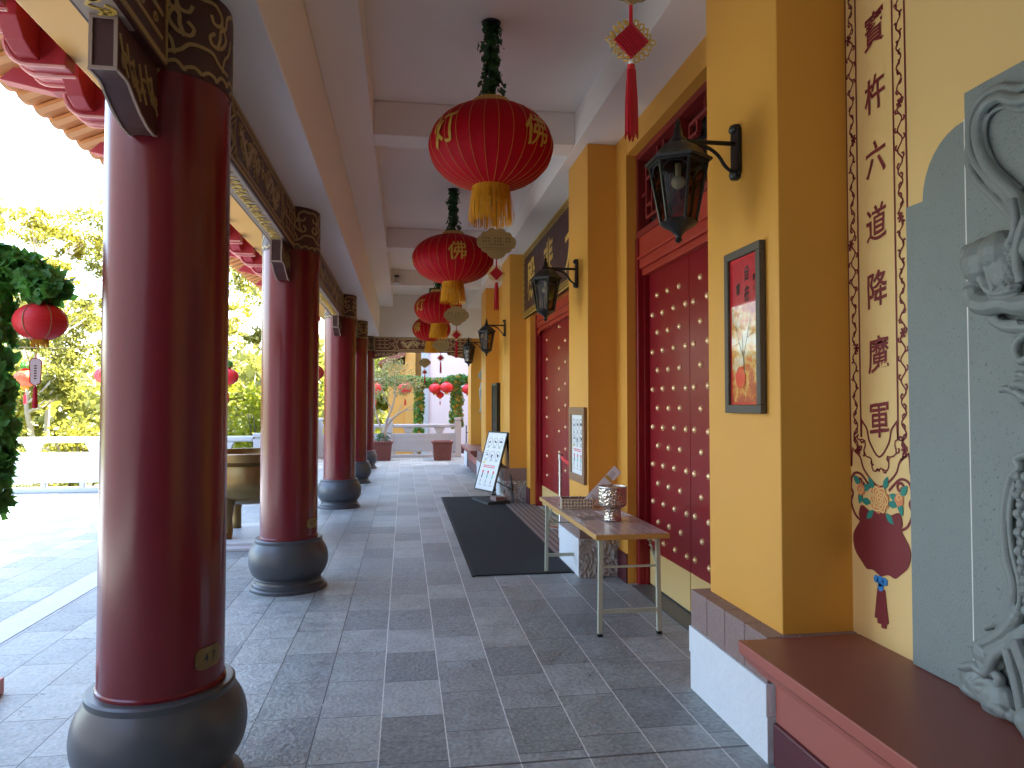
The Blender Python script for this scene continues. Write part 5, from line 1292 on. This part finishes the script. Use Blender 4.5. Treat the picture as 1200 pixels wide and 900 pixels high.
bt = thing('bonsai_tree', 'small twisted tree with pale bare limbs and olive foliage in a planter', 'tree', (-.62, 20.70, .52))
m = MB(); rnd = random.Random(11)
limbs = [([(0,0,-.03),(.02,0,.12),(.05,.0,.28),(.10,.02,.42)], [.075,.06,.052,.045]),
 ([(.10,.02,.40),(.24,.0,.62),(.42,0,.78),(.62,.0,.90),(.86,.02,1.08)], [.04,.034,.028,.02,.008]),
 ([(.62,0,.90),(.80,-.05,.92),(.98,-.05,.98)], [.018,.013,.006]), ([(.42,0,.78),(.5,.05,.98),(.55,.05,1.15)], [.02,.012,.005]),
 ([(.06,0,.32),(.12,.02,.62),(.26,.03,.95),(.34,.0,1.3),(.36,0,1.7),(.30,0,2.05)], [.04,.034,.028,.024,.018,.008]),
 ([(.03,0,.2),(-.12,.05,.6),(-.22,.02,1.0),(-.22,0,1.4),(-.3,0,1.9)], [.035,.028,.022,.016,.008]), ([(.26,.03,.95),(.05,0,1.3),(-.05,0,1.8)], [.022,.016,.007]), ([(.34,0,1.3),(.6,0,1.55),(.85,.0,1.75)], [.018,.012,.006])]
for P, r_ in limbs:
    q = spline(P, 4); m.tube(q, [r_[min(len(r_)-1, int(i/(len(q)-1)*(len(r_)-1)+.5))] for i in range(len(q))], 8)
m.build('trunk', 'bark', bt, smooth=50)
m = MB()
for cx, cy, cz, rx, rz, n in ((.1,0,1.85,.55,.35,520),(.55,.05,1.75,.5,.28,430),(-.3,0,1.75,.42,.4,420),(.3,0,2.15,.45,.28,420),(.85,0,1.62,.35,.2,220),(-.15,.05,1.35,.35,.22,180),(.5,0,1.40,.3,.15,90)):
    for _ in range(n):
        d = Vector((rnd.gauss(0,.5), rnd.gauss(0,.5), rnd.gauss(0,.5))); leaf_quad(m, (cx+d.x*rx, cy+d.y*rx, cz+d.z*rz), rnd.uniform(.05,.085), .5)
m.build('crown', 'leaf_d', bt, fix=False)
up_ = thing('planter_undergrowth', 'low dark leafy plants around the foot of the bonsai tree', 'plant', (-.62, 20.70, .52))
m = MB()
for _ in range(160):
    a, r_ = rnd.uniform(0,6.28), rnd.uniform(.1,.27); z = rnd.uniform(.0,.26); m.tube([(math.cos(a)*r_*.8, math.sin(a)*r_*.8, -.02),(math.cos(a)*r_, math.sin(a)*r_, z)], .004, 3) if _ % 4 == 0 else leaf_at(m, (math.cos(a)*r_, math.sin(a)*r_, z), (math.cos(a),math.sin(a),.6), rnd.uniform(.04,.07))
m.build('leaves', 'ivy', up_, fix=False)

# ------------------------------------------------------------------ garland arches and small paper lanterns
def garland(name, m, parent, path, r, n, size, seed, gold=0):
    rnd = random.Random(seed); a_ = MB(); b_ = MB(); P = [Vector(p) for p in spline(path, 8)]
    a_.tube(P, r*.22, 6)
    for i in range(n):
        k = rnd.uniform(0, len(P)-1.001); j = int(k); p = P[j].lerp(P[j+1], k-j); t_ = (P[j+1]-P[j]).normalized()
        q = t_.orthogonal().normalized(); q = Matrix.Rotation(rnd.uniform(0,6.28), 3, t_) @ q
        rr = r*(.35+.75*rnd.random()**.6)*(1+.3*noise.noise(p*4.))
        leaf_at(b_ if rnd.random() < gold else a_, p+q*rr, q+Vector((rnd.gauss(0,.35), rnd.gauss(0,.35), rnd.gauss(.1,.35))), size*rnd.uniform(.7,1.3))
    o = a_.build(name, m, parent, fix=False)
    if gold: b_.build('gold_leaf', 'ivy_gold', o, fix=False)
    else: b_.bm.free()
    return o
ga = thing('garland_arch', 'ivy garland arch on a post at the left edge, dark green leaves hanging down', 'garland arch', (-2.22, 4.20, 0.))
MB().box(-.40,.035,-.16,.16,.001,.09).build('base', 'bracket_edge', ga, bevel=.008)
MB().lathe([(.03,.1),(.03,2.42)], 12, (-.12,0,0)).build('post', 'black_metal', ga, smooth=40)
MB().tube([(-.12,0,2.40),(-1.2,0,2.46),(-2.2,0,2.40)], .025, 8).build('crossbar', 'black_metal', ga, smooth=40)
MB().lathe([(.03,.0),(.03,2.42)], 12, (-2.2,0,0)).build('post', 'black_metal', ga, smooth=40)
garland('garland', 'ivy_lit', ga, [(-2.2,0,2.35),(-1.6,0,2.48),(-.9,0,2.46),(-.3,0,2.42),(-.08,0,2.36)], .15, 1500, .085, 2)
garland('garland', 'ivy_lit', ga, [(-.10,0,2.38),(.10,-.02,2.36),(.24,-.02,2.28),(.34,-.02,2.19)], .09, 420, .085, 12)
garland('garland', 'ivy_lit', ga, [(.02,.0,2.36),(.03,.0,2.0),(.01,.0,1.7),(.03,.0,1.45),(.0,.0,1.2),(-.03,0,1.04)], .105, 800, .085, 4)
def paper_lantern(x, y, z, rx, label, m='silk2', tuft=True, tail=True, n=0, wire=None, grp='small red paper lanterns hung outdoors'):
    t = thing('paper_lantern', label, 'lantern', (x, y, z), 0, grp)
    hz = rx*.80; b_ = MB(); NZ = 30
    prof = []
    for j in range(NZ+1):
        ph = -1+2*j/NZ; zz = hz*math.sin(ph*PI/2*.93); r_ = rx*math.cos(ph*PI/2*.93)
        prof.append((r_*(1-.018*(j % 2)), zz))
    b_.lathe(prof, 36); sh = b_.build('paper_shade', m, t, smooth=60 if rx < .12 else 30)
    MB().lathe([(rx*.33,hz*.97),(rx*.34,hz*1.16),(rx*.28,hz*1.16)], 18).build('top_ring', 'silk', t, smooth=40)
    if rx > .11:
        sm_ = MB()
        for k in range(6):
            a = k*PI/3+.3; sm_.tube([(math.cos(a)*(r_+.0015), math.sin(a)*(r_+.0015), zz) for r_, zz in prof[::2]], .0022, 4)
        sm_.build('seam', 'gold', sh)
    fr = MB()
    for k in range(26):
        a = k*2*PI/26; r_ = rx*.27; fr.tube([(r_*math.cos(a), r_*math.sin(a), -hz*.95), (r_*1.15*math.cos(a), r_*1.15*math.sin(a), -hz*(1.25+.12*math.sin(k*2.3)))], rx*.035, 3)
    fr.build('fringe', 'fringe', t)
    MB().tube([(0,0,hz*1.1),(0,0,(wire-z) if wire else hz*1.5)], .004, 5).build('cord', 'grey_frame', t)
    if tuft:
        tf = MB(); rnd = random.Random(int(x*100))
        for _ in range(60): 
            d = Vector((rnd.gauss(0,1), rnd.gauss(0,1), rnd.gauss(0,.8))).normalized(); leaf_at(tf, d*rx*.4+Vector((0,0,hz*1.5)), d, rx*.34)
        tf.build('leaf_tuft', 'ivy_lit', t, fix=False)
    if tail:
        tl_ = MB(); tl_.tube([(0,0,-hz),(0,0,-hz*2.0)], .004, 4); tl_.lathe([(.0,-hz*1.9),(rx*.12,-hz*2.0),(rx*.15,-hz*3.0),(0,-hz*3.05)], 8); tl_.build('tassel', 'tassel', t)
    return t
paper_lantern(-1.945, 4.16, 2.045, .128, 'round ribbed red paper lantern hanging from the ivy arch at the left edge', tuft=False, tail=False, wire=2.24)
pt = thing('prayer_tag', 'pale pink paper tag with red rim and dark red tassel below the left lantern', 'hanging tag', (-1.965, 4.16, 1.83), R(8)); pt.scale = (.76, .76, .76)
m = MB(); P = [(-.032,-.15),(-.038,.0),(-.022,.022),(.022,.022),(.038,0),(.032,-.15),(0,-.172)]
m.prism(P, lambda a,q:(a,-.002,q), lambda a,q:(a,.002,q)); tgp = m.build('tag', 'pink_wall', pt)
m = MB(); m.tube([(a,-.001,q) for a,q in P], .0035, 5, True); m.build('rim', 'silk', tgp)
m = MB(); f = lambda p, q, o=0.: (p,-.0022-o,q)
for i in range(6): m.ribbon([(-.008,-.03-.018*i),(.008,-.03-.018*i)], .010, f, .0005)
m.build('print', 'tag_ink', tgp)
m = MB(); m.tube([(0,0,.02),(.012,0,.10),(.0,0,.14)], .002, 4); m.tube([(0,0,.02),(-.008,0,.10),(0,0,.14)], .002, 4); m.build('cord', 'tassel', pt)
m = MB(); m.lathe([(0,-.17),(.012,-.185),(.014,-.21),(.018,-.30),(.019,-.33),(0,-.332)], 10); m.build('tassel', 'tassel', pt, smooth=40)
wp = thing('lantern_wire', 'thin wire between slim posts carrying small lanterns along the balustrade', 'wire', (-9.0, 13.2, 0.))
m = MB()
for x in (0, 7.6): m.lathe([(.022,0),(.022,2.75)], 10, (x,0,0)); m.lathe([(.2,0.001),(.2,.03),(.03,.05)], 16, (x,0,0))
m.build('post', 'marble', wp, smooth=40)
m = MB(); m.tube([(7.6*i/20,0,2.66-.10*math.sin(PI*i/20)) for i in range(21)], .006, 5); m.build('wire', 'grey_frame', wp)
for x, z, l in ((-6.39,2.04,'small orange red paper lantern below the big left lantern, with green leaf tuft'), (-5.12,2.10,'small red paper lantern with green leaf tuft, half hidden by the nearest column'), (-3.10,2.09,'small red paper lantern just right of the nearest column'), (-1.62,2.17,'small red paper lantern with dark tassel between second and third columns')):
    paper_lantern(x, 13.2, z, .18, l, 'silk_orange' if x < -6 else 'silk2', wire=2.58)
fa = thing('garland_arch', 'green and gold garland arch beyond the far balustrade, with red lanterns', 'garland arch', (.9, 23.0, -.9))
for x in (-1.9, -.50, .80, 2.3): MB().lathe([(.04,0),(.04,3.3)], 12, (x,0,0)).build('post', 'marble', fa, smooth=40)
MB().tube([(-1.9,0,3.29),(2.3,0,3.31)], .03, 8).build('crossbar', 'marble', fa)
garland('garland', 'ivy_lit', fa, [(-1.5,0,3.2),(-.9,0,3.27),(-.4,0,3.22),(.1,0,3.17),(.5,0,3.24),(.9,0,3.30),(1.4,0,3.27)], .15, 1500, .10, 5, .18)
garland('garland', 'ivy_lit', fa, [(-.46,0,3.2),(-.43,0,2.6),(-.46,0,2.0),(-.44,0,1.4)], .16, 900, .10, 6, .35)
garland('garland', 'ivy_lit', fa, [(.72,0,3.2),(.78,0,2.7),(.76,0,2.1),(.80,0,1.75)], .20, 1100, .10, 7, .40)
for x, y, z, r_, l, tl_ in ((.96,22.75,2.10,.20,'round red lantern under the far arch, left of the close pair',False),(1.32,22.6,2.13,.21,'round red lantern under the far arch, right of the close pair',False),(1.13,22.9,1.90,.13,'smallest red lantern hanging low between the pair under the far arch',True),(.02,22.6,2.10,.22,'red lantern with yellow fringe behind the crown of the bonsai tree',True),(-.90,22.6,2.10,.22,'red lantern beside the farthest column, left of the bonsai tree',True),(2.02,22.7,2.08,.20,'red lantern at the right end of the far arch, cut by the last pilaster',False)):
    paper_lantern(x, y, z, r_, l, tuft=False, tail=tl_, wire=2.38)

# ------------------------------------------------------------------ neighbouring buildings
ob = thing('orange_pavilion', 'orange rendered temple building with a pilaster and brown tiled eave beyond the end', 'building', (0, 28.0, -.9))
MB().box(-.62, .019, 0, 5, 0, 4.05).build('wall', 'orange_wall', ob); MB().box(.02, .42, -.18, 5, 0, 7).build('pilaster', 'orange_wall', ob, bevel=.01); MB().box(.421, .73, .4, 5, 0, 7).build('side_wall', 'orange_wall', ob)
r_ = MB(); r_.prism([(-1.0,4.0),(.018,4.35),(.018,4.6),(-1.0,4.12)], lambda a,b:(a,-.5,b), lambda a,b:(a,5.2,b)); r_.build('roof', 'roof_tile', ob)
pb = thing('pink_building', 'pale pink rendered building with a grey corner post filling the porch end', 'building', (3, 27.4, -.9))
MB().box(-2.08, 9, 0, 8, 0, 9).build('wall', 'pink_wall', pb); MB().box(-2.36, -2.081, -.12, 3, 0, 9).build('corner_post', 'marble', pb, bevel=.01)
MB().box(.2, 10, -5.6, -.001, 0, 15).build('wall', 'pink_wall', pb)  # tall unseen block, added to keep the sun off the porch end
MB().box(-1.6, .199, -.06, -.001, 0, .95).build('wall_base', 'skirt', pb)
hr = thing('handrail', 'thin black handrail at the foot of the pink wall', 'handrail', (1.95, 22.6, -.02))
m = MB(); m.tube([(0,0,0),(0,0,.95)], .018, 8); m.tube([(0,0,.72),(1.2,.1,.72)], .015, 8); m.tube([(.42,.04,.66),(.42,.04,.80)], .015, 6); m.build('rail', 'black_metal', hr, smooth=40)
MB().box(1.66, 5, 21.6, 23.2, -.9, -.003).build('landing', 'marble', None); tag(bpy.data.objects['landing'], kind='structure')

# ------------------------------------------------------------------ trees beyond the balustrade
def tree(name, label, x, y, h, leaf, seed, spread=1., n=2600, ls=.20, trunk=.13, bark='bark', low=.45, lean=0.):
    rnd = random.Random(seed); t = thing(name, label, 'tree', (x, y, -.95))
    tr_ = MB(); cr = MB(); tops = []
    kx = lean
    main = [(0,0,0)]
    for i in range(1, 7): main.append((main[-1][0]+rnd.gauss(kx*.3,.14)*spread, main[-1][1]+rnd.gauss(0,.12), h*.92*i/6))
    q = spline(main, 4); tr_.tube(q, [trunk*(1-.8*i/len(q)) for i in range(len(q))], 8)
    nb = 7+int(h*.45)
    for k in range(nb):
        z0 = h*rnd.uniform(low*.75, .88); i = min(len(q)-1, int(z0/(h*.92)*len(q))); p = Vector(q[i]); a = rnd.uniform(0, 6.28); L = spread*h*rnd.uniform(.14,.30)
        e = p+Vector((math.cos(a)*L, math.sin(a)*L, L*rnd.uniform(.35,1.0))); mdl = p.lerp(e,.5)+Vector((0,0,-L*.12))
        bq = spline([tuple(p), tuple(mdl), tuple(e)], 4); tr_.tube(bq, [trunk*.42*(1-.8*j/len(bq)) for j in range(len(bq))], 5); tops.append((e, L))
        for _ in range(2):
            a2 = a+rnd.uniform(-1,1); e2 = mdl+Vector((math.cos(a2)*L*.55, math.sin(a2)*L*.55, L*rnd.uniform(.2,.7))); tr_.tube([mdl, e2], [trunk*.18, trunk*.05], 4); tops.append((e2, L*.8))
    tops.append((Vector(q[-1]), h*.16))
    per = n//len(tops)
    for e, L in tops:
        rx = max(.35, L*rnd.uniform(.42,.62)); rz = rx*rnd.uniform(.42,.7)
        sub = [Vector((rnd.gauss(0,.55)*rx, rnd.gauss(0,.55)*rx, rnd.gauss(0,.5)*rz)) for _ in range(5)]
        for _ in range(per):
            s_ = rnd.choice(sub); d = Vector((rnd.gauss(0,.19)*rx, rnd.gauss(0,.19)*rx, rnd.gauss(0,.11)*rx)); leaf_quad(cr, e+s_+d, ls*rnd.uniform(.6,1.25))
    tr_.build('trunk', bark, t, smooth=50); cr.build('crown', leaf, t, fix=False)
    return t
random.seed(21)
TR = [('gum_tree','tall pale trunked gum tree rising behind the ivy arch at far left',-13.6,22.5,9.2,'leaf_a',1,1.0,5200,.22,.16,'bark',.4),
 ('gum_tree','slim gum tree with a flat umbrella crown left of the nearest column',-10.3,22.0,8.2,'leaf_a',2,.7,2600,.20,.09,'bark',.72),
 ('gum_tree','gum tree with forked white trunk behind the small orange lantern',-12.0,19.8,6.4,'leaf_b',3,.95,3600,.18,.13,'bark',.45),
 ('gum_tree','bushy yellow green gum tree low behind the left balustrade',-10.2,18.6,4.6,'leaf_a',4,1.15,3600,.16,.10,'bark',.3),
 ('gum_tree','gum tree with thin leaning stem against the nearest column edge',-9.0,19.5,6.3,'leaf_b',5,.8,2800,.17,.09,'bark',.45),
 ('gum_tree','gum tree seen between the nearest and second columns, open crown on white sky',-7.6,24.5,9.6,'leaf_b',6,.9,4600,.22,.14,'bark',.45),
 ('gum_tree','lower rounded yellow gum tree between the first two columns',-6.4,21.0,5.2,'leaf_a',7,1.1,4200,.17,.11,'bark',.3),
 ('gum_tree','yellow leaved gum tree behind the bonsai at the porch end',-1.75,33.0,7.0,'leaf_c',8,.9,4200,.24,.13,'bark',.3),
 ('gum_tree','large gum tree far behind the left balustrade, greyer crown',-17.2,25.0,10.5,'leaf_b',9,1.1,5200,.26,.18,'bark',.4),
 ('gum_tree','dense dark gum tree behind the left balustrade at the picture edge',-15.0,20.5,6.0,'leaf_b',10,1.2,4200,.18,.12,'bark',.3),
 ('gum_tree','young gum tree between the second and third columns',-4.4,25.0,7.0,'leaf_b',12,.9,3200,.2,.1,'bark',.35)]
for a in TR: tree(*a[:4], a[4]*.88, a[5], a[6], a[7], int(a[8]*2.7), a[9]*.78, *a[10:])
def shrub(label, x, y, w, h, leaf, seed, n, ls):
    rnd = random.Random(seed); t = thing('shrub', label, 'shrub', (x, y, -.95)); m = MB(); s_ = MB()
    for k in range(9):
        a = rnd.uniform(0,6.28); s_.tube([(0,0,0),(math.cos(a)*w*.2, math.sin(a)*w*.2, h*.4),(math.cos(a)*w*.4, math.sin(a)*w*.4, h*.8)], [.04,.025,.008], 5)
    cl = [(rnd.gauss(0,.38)*w, rnd.gauss(0,.38)*w, h*rnd.uniform(.15,.95)) for _ in range(34)]
    for _ in range(n):
        c_ = rnd.choice(cl); k = 1-.45*c_[2]/h; leaf_quad(m, (c_[0]*k+rnd.gauss(0,.12)*w, c_[1]*k+rnd.gauss(0,.12)*w, max(.02, c_[2]+rnd.gauss(0,.07)*h)), ls*rnd.uniform(.7,1.3), .55)
    s_.build('stem', 'bark_brown', t); m.build('crown', leaf, t, fix=False)
for a in (('bright lime green shrub filling the gap right of the nearest column',-4.75,17.0,1.5,3.4,'leaf_c',1,5200,.13),
          ('lime green shrub behind the balustrade left of the second column',-3.4,18.4,1.2,2.9,'leaf_c',2,3200,.13),
          ('low green shrub behind the balustrade beneath the left lantern',-8.6,16.2,1.5,1.9,'leaf_b',3,3000,.12),
          ('low yellowish shrub behind the balustrade near the ivy arch',-10.6,16.4,1.5,2.2,'leaf_a',4,3000,.12),
          ('low bushy shrub behind the left end of the balustrade',-12.8,16.6,1.6,2.4,'leaf_b',5,3000,.12),
          ('olive shrub behind the balustrade beside the nearest column',-6.9,16.6,1.3,2.1,'leaf_a',6,2800,.12),
          ('lime shrub seen past the third column, under the far garlands',-2.0,25.5,1.3,3.6,'leaf_c',7,3000,.15)): shrub(*a)
wd = MB(); rnd = random.Random(44)
for k in range(90):
    x, y = rnd.uniform(-50, -1), rnd.uniform(34, 52); h_ = rnd.uniform(3.2, 6.2)
    for _ in range(230): leaf_quad(wd, (x+rnd.gauss(0,1.5), y+rnd.gauss(0,1.5), -1+h_*rnd.random()**.7), rnd.uniform(.4,.8), .7)
tag(wd.build('far_woodland', 'leaf_b', None, fix=False), 'far off yellow green woodland seen through the gum trees', 'woodland', None, 'stuff')

# ------------------------------------------------------------------ camera, sun, sky
cam = bpy.data.cameras.new('camera'); co = bpy.data.objects.new('camera', cam); COL.objects.link(co)
TH = math.atan(126/832); PH = math.atan(24/832*math.cos(TH))
co.location = (0, 0, 1.6); co.rotation_euler = (PI/2+PH, 0, -TH)
cam.sensor_width = 36; cam.lens = 36*832/1200; cam.clip_start = .05; cam.clip_end = 1000
S.camera = co
sd = Vector((.44, .26, .80)).normalized()
el = math.asin(sd.z); rot = math.atan2(sd.x, sd.y)
w = bpy.data.worlds.new('World'); S.world = w; w.use_nodes = True
nt = w.node_tree; bg_ = nt.nodes['Background']
sk = nt.nodes.new('ShaderNodeTexSky'); sk.sky_type = 'NISHITA'; sk.sun_disc = False; sk.sun_elevation = el; sk.sun_rotation = rot
sk.air_density = 1.2; sk.dust_density = 2.5; sk.ozone_density = 1.
nt.links.new(sk.outputs[0], bg_.inputs[0]); bg_.inputs[1].default_value = .15
sl_ = bpy.data.lights.new('sun', 'SUN'); sl_.energy = 4.5; sl_.angle = R(.53); sl_.color = (1, .95, .86)
so_ = bpy.data.objects.new('sun', sl_); COL.objects.link(so_); so_.rotation_euler = (-sd).to_track_quat('-Z', 'Y').to_euler(); so_.location = (5, 5, 20)
v = S.view_settings; v.view_transform = 'Standard'; v.look = 'None'; v.gamma = 1; v.use_curve_mapping = False; v.exposure = 3.6
c = S.cycles; c.use_denoising = True; c.max_bounces = 10; c.diffuse_bounces = 7; c.glossy_bounces = 4; c.transparent_max_bounces = 10; c.sample_clamp_indirect = 12; c.caustics_reflective = False; c.caustics_refractive = False
try: c.denoiser = 'OPENIMAGEDENOISE'
except Exception: pass
